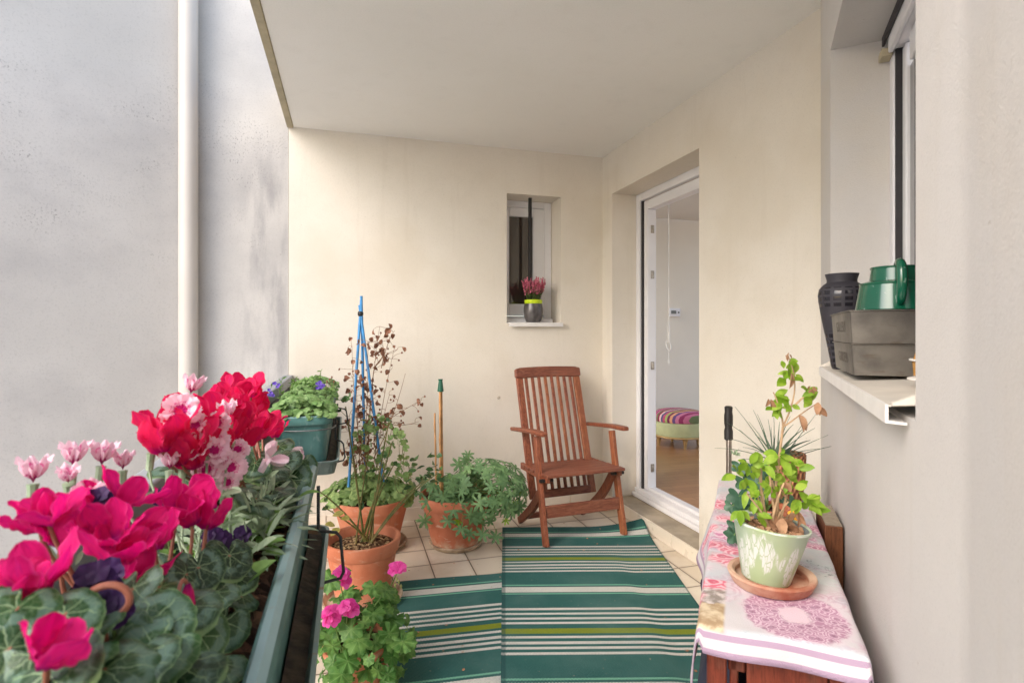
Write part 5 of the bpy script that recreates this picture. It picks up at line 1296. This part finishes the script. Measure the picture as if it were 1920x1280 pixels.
# ---- cyclamens
def cyc_flower(parent, c, H, mat, base, lean=None, open_=1.0):
    ax = (Vector((0, 0, 1))+Vector((U(-.5, .5), U(-.6, .35), 0))).normalized() if lean is None else Vector(lean).normalized()
    bs = Vector(c)-ax*H*.5; f = fr(ax, rdir()); m = MB(); ph = U(0, 6); tw = U(.3, .7)*rnd.choice((1, -1, 1))
    for q in range(5):
        a0 = ph+q*2*PI/5+U(-.25, .25); hq = H*U(.74, 1.0); flare = U(.24, .64)*open_; n_ = 12; rec = U(-.05, .28)*H; pts = []; ws = []
        wk = U(.85, 1.1)
        for i in range(n_):
            t = i/(n_-1); a = a0+tw*t; r_ = .09*H+H*flare*t**.85*(1-.12*t*t); h = hq*(t-.10*math.sin(PI*t))-rec*.5*t**3; r_ += rec*t**3
            pts.append(bs+f @ Vector((r_*math.cos(a), r_*math.sin(a), h)))
            tt = max(0., (t-.66)/.34); ws.append(H*.305*wk*(.32+.68*min(1, t/.5)**.8)*math.sqrt(max(.05, 1-tt**2.6)))
        a = a0+tw*.5; nn = (f @ Vector((math.cos(a), math.sin(a), -.25))).normalized()
        ctr = len(m.v); k = 9; m.blade(pts, nn, ws, 0, k-1, U(-.22, .10)); w1, w2 = U(0, 6), U(1.2, 2.4)
        for i in range(n_):        # wavy edges and a shallow keel
            for j in range(k):
                e = abs(j/(k-1)*2-1); v = Vector(m.v[ctr+i*k+j])
                m.v[ctr+i*k+j] = tuple(v+nn*H*(.05*e**2.5*math.sin(i*w2*.8+w1+(3 if j > k/2 else 0))+.018*math.sin(j*1.9+w1)*(i/n_)))
    fl = m.build('flower', mat, parent, smooth=180)
    m = MB(); bp = Vector(base); top_ = bs+ax*.004
    m.tube(bez([top_, top_-Vector((0, 0, .03))+rdir()*.006, bp.lerp(top_, .4)+rdir()*.015, bp], 10), [.0019]*4+[.0023]*6, 7); m.build('stem', M['stemred'], fl)
    return fl
mg = thing('magenta_cyclamen', 'magenta cyclamen with silver-veined leaves at the near end of the planter', 'plant', (-.19, .60, .92))
for px, py, xp, H in ((88, 948, -.245, .046), (128, 990, -.235, .045), (150, 945, -.25, .046), (62, 1062, -.215, .052), (195, 985, -.205, .052), (228, 1015, -.19, .054), (245, 915, -.215, .052), (268, 1055, -.178, .050), (290, 990, -.185, .056), (338, 938, -.175, .058), (378, 928, -.165, .060), (392, 958, -.152, .052), (112, 1195, -.165, .044), (60, 965, -.26, .044), (255, 1000, -.19, .05), (350, 955, -.17, .05), (40, 1085, -.22, .042)):
    c = PX(px, py, xp); cyc_flower(mg, c, H*.75, M['magenta'], (U(-.22, -.15), min(.85, max(.36, c.y*.7+.2)), .915), None, 1.1)
rc = thing('crimson_cyclamen', 'crimson red cyclamen in full bloom at the far end of the planter', 'plant', (-.19, 1.2, .92))
for px, py, xp, H in ((312, 795, -.215, .078), (345, 822, -.20, .074), (392, 762, -.205, .074), (428, 752, -.20, .072), (448, 730, -.195, .078), (474, 742, -.185, .076), (395, 805, -.19, .076), (440, 795, -.182, .072), (470, 795, -.172, .080), (500, 785, -.165, .074), (514, 800, -.158, .064), (328, 765, -.22, .06), (355, 845, -.195, .066), (458, 815, -.172, .07), (420, 770, -.195, .07), (480, 765, -.178, .072), (380, 840, -.19, .06), (300, 815, -.22, .06), (415, 748, -.2, .07), (464, 722, -.19, .07), (440, 752, -.188, .066), (410, 820, -.182, .066), (490, 800, -.166, .07), (448, 775, -.18, .07), (365, 790, -.2, .066), (335, 840, -.205, .06)):
    c = PX(px, py, xp); cyc_flower(rc, c, H*.74, M['red'], (U(-.21, -.15), 1.17+U(-.05, .06), .915), None, .95)
def cyc_leaf_at(m, st_, px, py, xp, s, base, n=None, t=None):
    p = PX(px, py, xp) if xp else None
    n = Vector(n) if n else Vector((U(-.2, .45), -.45, .8))+rdir()*.42; s *= U(.8, 1.12)
    t = Vector(t) if t else Vector((U(-.6, .8), -.6, -.2))
    m.polar(place(p, n, t, s), r_cyc, 44, 5, ruffle(-.16+U(-.1, .06), .05, 6, U(0, 6)))
    st_.tube(bez([p, p.lerp(Vector(base), .4)-Vector((0, 0, .01)), Vector(base)], 8), .0018, 6)
m = MB(); st_ = MB()
for px, py, xp, s in ((272, 1170, -.148, .044), (375, 1062, -.148, .030), (437, 1040, -.13, .033), (462, 1118, -.108, .026), (425, 1165, -.115, .034), (405, 1245, -.108, .034), (330, 1252, -.125, .036), (85, 1262, -.175, .036), (15, 1215, -.205, .034), (195, 1255, -.155, .036), (250, 1102, -.17, .026), (345, 1135, -.14, .036), (140, 1225, -.175, .032), (30, 1140, -.21, .028), (300, 1100, -.16, .030), (480, 1180, -.108, .026), (380, 1190, -.125, .034), (215, 1200, -.165, .03), (60, 1230, -.19, .03), (455, 1080, -.12, .028), (255, 1240, -.142, .034), (350, 1075, -.155, .026), (410, 1110, -.13, .03), (120, 1150, -.185, .026), (445, 1215, -.11, .03), (290, 1215, -.135, .034), (170, 1170, -.175, .026)):
    xp = min(xp, -.122); px -= max(0, px-330)*.06; s *= .86; c = PX(px, py, xp); cyc_leaf_at(m, st_, px, py, xp, s, (U(-.21, -.15), min(.8, max(.33, c.y*.7+.2)), .912))
for k in range(70):
    x_, y_ = U(-.265, -.125), U(.28, .86); p = Vector((x_, y_, .945+U(-.02, .035))); s = U(.017, .029)
    m.polar(place(p, Vector((U(-.3, .3), U(-.5, .1), .9)), rdir(-.2, .2), s), r_cyc, 40, 4, ruffle(-.18, .05, 6, U(0, 6)))
    st_.tube([p, Vector((x_*.6-.076, y_*.8+.11, .91))], .0018, 6)
m.build('foliage', M['cyc_leaf'], mg); st_.build('leaf_stalks', M['stemred'], mg)
m = MB(); p = PX(492, 1068, -.10); leaf_oval(m, PX(455, 1105, -.118), (.7, .3, .5), (-.5, -.2, .9), .045, .016, .0, .7); m.build('curled_leaf', M['greenblade'], mg)
f = MB(); p = PX(352, 1118, -.137); f.tube([p+Vector((0, 0, .012)), p+Vector((.0, 0, .004)), p-Vector((-.002, 0, .008)), p-Vector((-.003, 0, .018))], [.002, .0048, .0042, .001], 10); bdn = f.build('flower_bud', M['magenta'], mg)
f = MB(); f.tube(bez([p+Vector((0, 0, .010)), p+Vector((-.006, 0, .028)), PX(330, 1150, -.14)], 8), .0018, 6); f.build('stem', M['stemred'], bdn)
f = MB(); p = PX(206, 1122, -.168)
f.tube([p+Vector((.014*math.cos(a), -.004, .012*math.sin(a))) for a in [R(200)-i*R(18) for i in range(18)]]+[p+Vector((-.003, .0, -.03)), p+Vector((-.005, .02, -.08))], .0026, 8); f.build('coiled_stalk', M['stemred'], mg)
m = MB(); st_ = MB()
for px, py, xp, s in ((560, 868, -.105, .044), (528, 862, -.125, .038), (512, 918, -.122, .046), (540, 900, -.112, .04), (478, 868, -.15, .036), (575, 885, -.10, .03), (500, 880, -.14, .04), (355, 868, -.215, .03), (325, 878, -.225, .03), (430, 870, -.175, .034), (548, 925, -.105, .034), (480, 935, -.13, .04)):
    cyc_leaf_at(m, st_, px, py, xp, s, (U(-.2, -.15), 1.17, .912))
for k in range(34):
    x_, y_ = U(-.265, -.122), U(1.05, 1.37); p = Vector((x_, y_, .965+U(-.03, .035)))
    m.polar(place(p, Vector((U(-.3, .3), U(-.6, 0), .9)), rdir(-.2, .2), U(.03, .045)), r_cyc, 40, 4, ruffle(-.18, .05, 6, U(0, 6))); st_.tube([p, Vector((x_*.6-.076, 1.17+(y_-1.2)*.4, .91))], .002, 6)
m.build('foliage', M['cyc_leaf'], rc); st_.build('leaf_stalks', M['stemred'], rc)

# ---- dianthus between them
di = thing('pink_dianthus', 'pale pink fringed dianthus with silvery leaves between the cyclamens', 'plant', (-.18, .95, .92))
def r_fr(a): return 1-.16*max(0, math.cos(5*a+PI))**10+.035*math.cos(24*a)+.025*math.cos(41*a+1)
for px, py, xp, s, n in ((340, 772, -.205, .024, (.1, -.9, .35)), (357, 738, -.21, .021, (.2, .2, .95)), (430, 783, -.17, .02, (-.1, -.2, .9)), (372, 842, -.185, .020, (-.3, -.5, .7)), (400, 830, -.178, .022, (.1, -.6, .75)), (400, 848, -.172, .020, (.3, -.6, .6)), (284, 848, -.235, .019, (.1, .0, .95)), (342, 872, -.205, .018, (0, .2, .95)), (390, 884, -.18, .020, (-.1, -.7, .6)), (431, 878, -.165, .024, (.2, -.9, .35)), (425, 905, -.165, .016, (.3, -.7, .3)), (137, 874, -.285, .021, (0, .2, .95)), (190, 872, -.265, .021, (.1, .1, .95)), (62, 905, -.29, .02, (.0, .1, .95)), (165, 928, -.25, .016, (.2, -.6, .7)), (128, 905, -.28, .015, (.1, -.3, .9)), (412, 862, -.17, .019, (-.2, -.8, .5)), (366, 800, -.195, .019, (.1, -.8, .5)), (445, 845, -.16, .018, (.2, -.7, .6)), (318, 880, -.21, .017, (0, .1, .95)), (230, 880, -.25, .017, (0, .1, .95)), (408, 795, -.178, .018, (.1, -.85, .5))):
    c = PX(px, py, xp); n = Vector(n).normalized(); m = MB()
    Z_ = zz(c); sz = s*1.0
    sq = Matrix.Diagonal((.72, .72, 1.5, 1)) if n.z > .9 else Matrix.Identity(4)
    m.polar(place(c, n, rdir(), sz) @ sq, r_fr, 70, 3, (lambda r, a: 1.25*r**1.1-.5*r**3+.13*math.sin(7*a)*r) if n.z > .9 else (lambda r, a: .38*r*r-.15*r**4+.08*math.sin(9*a)*r))
    m.polar(place(c+n*sz*.22, n, rdir(), sz*.78) @ sq, r_fr, 60, 3, lambda r, a: .55*r*r+.16*math.sin(8*a)*r)
    f = m.build('flower', M['dianthus'], di)
    m = MB(); bp = Vector((U(-.2, -.15), min(1.03, max(.6, c.y*.85+.08)), .92)); b2 = c-n*.022
    m.tube([c-n*.001, c-n*.006, b2], [.0055, .0046, .0042], 8); m.tube(bez([b2, b2-Vector((0, 0, .04)), bp.lerp(b2, .3), bp], 9), .0016, 6)
    for q in range(4): leaf_oval(m, b2.lerp(bp, U(.1, .8)), rdir(-.1, 1), rdir(), U(.02, .035), .0025, .15, .3)
    m.build('stem', M['silver'], f)
for px, py, dx in ((500, 862, .4), (540, 856, .9)):
    c = PX(px, py, -.125); m = MB()
    for q in range(6): leaf_oval(m, c, Vector((dx+U(-.3, .3), U(-.5, .2), .35+U(-.4, .4))), rdir(), .036, .010, .1, .5, [.2, .5, .8, 1, .8, .4])
    m.tube([c, c-Vector((dx*.022, 0, .018))], [.006, .005], 8); m.build('faded_flower', M['paleflower'], di)
m = MB(); g = MB()
for k in range(250):
    b = Vector((U(-.22, -.115), U(.82, 1.07), .93)); d = rdir(.1, 1); d.x += .12; d.y -= .15
    L = U(.04, .068); leaf_oval(m if k % 4 else g, b+d*U(0, .045), d, rdir(0, 1), L, U(.0035, .006), U(.15, .5), .25, [.5, .85, 1, .9, .6, .05])
for px, py in ((505, 870), (525, 880), (490, 905), (470, 930), (500, 940), (450, 920), (515, 900)):
    c = PX(px, py, -.128); bb = Vector((-.15, .98, .92)); cv = bez([c, c.lerp(bb, .5)+Vector((.01, 0, .01)), bb], 9); m.tube(cv, .0018, 6)
    for q in range(8): leaf_oval(m, cv[rnd.randrange(0, 7)], rdir(-.3, .8), rdir(0, 1), U(.025, .04), .0035, .3, .3, [.5, .85, 1, .9, .6, .05])
m.build('foliage', M['silver'], di); g.build('green_foliage', M['greenblade'], di)
# ---- dark violet pansies low among the leaves
pv = thing('dark_pansy', 'small dark violet pansy half hidden among the magenta cyclamen', 'plant', (-.19, .62, .92))
m = MB(); st_ = MB()
for px, py, xp, s in ((178, 1085, -.19, .014), (200, 1075, -.19, .013), (190, 1100, -.188, .014), (215, 1140, -.165, .013), (205, 1128, -.172, .011), (415, 1022, -.15, .017), (400, 1010, -.158, .014), (310, 930, -.20, .012), (318, 945, -.195, .011), (185, 935, -.235, .012), (455, 1000, -.145, .012)):
    c = PX(px, py, xp); m = MB()
    for q in range(5):
        a = q*2*PI/5+U(-.2, .2); m.polar(place(c+Vector((math.cos(a), -.2, math.sin(a)))*s*.5, Vector((U(-.3, .3), -.9, .4)), rdir(), s*.62), lambda a: 1+.08*math.cos(6*a), 14, 2, ruffle(.1, .14, 5, U(0, 6)))
    f = m.build('flower', M['pansy'], pv); st_ = MB()
    st_.tube(bez([c, c-Vector((0, 0, .03)), Vector((-.18, c.y*.8+.12, .915))], 7), .0012, 5); st_.build('stem', M['stemgreen'], f)
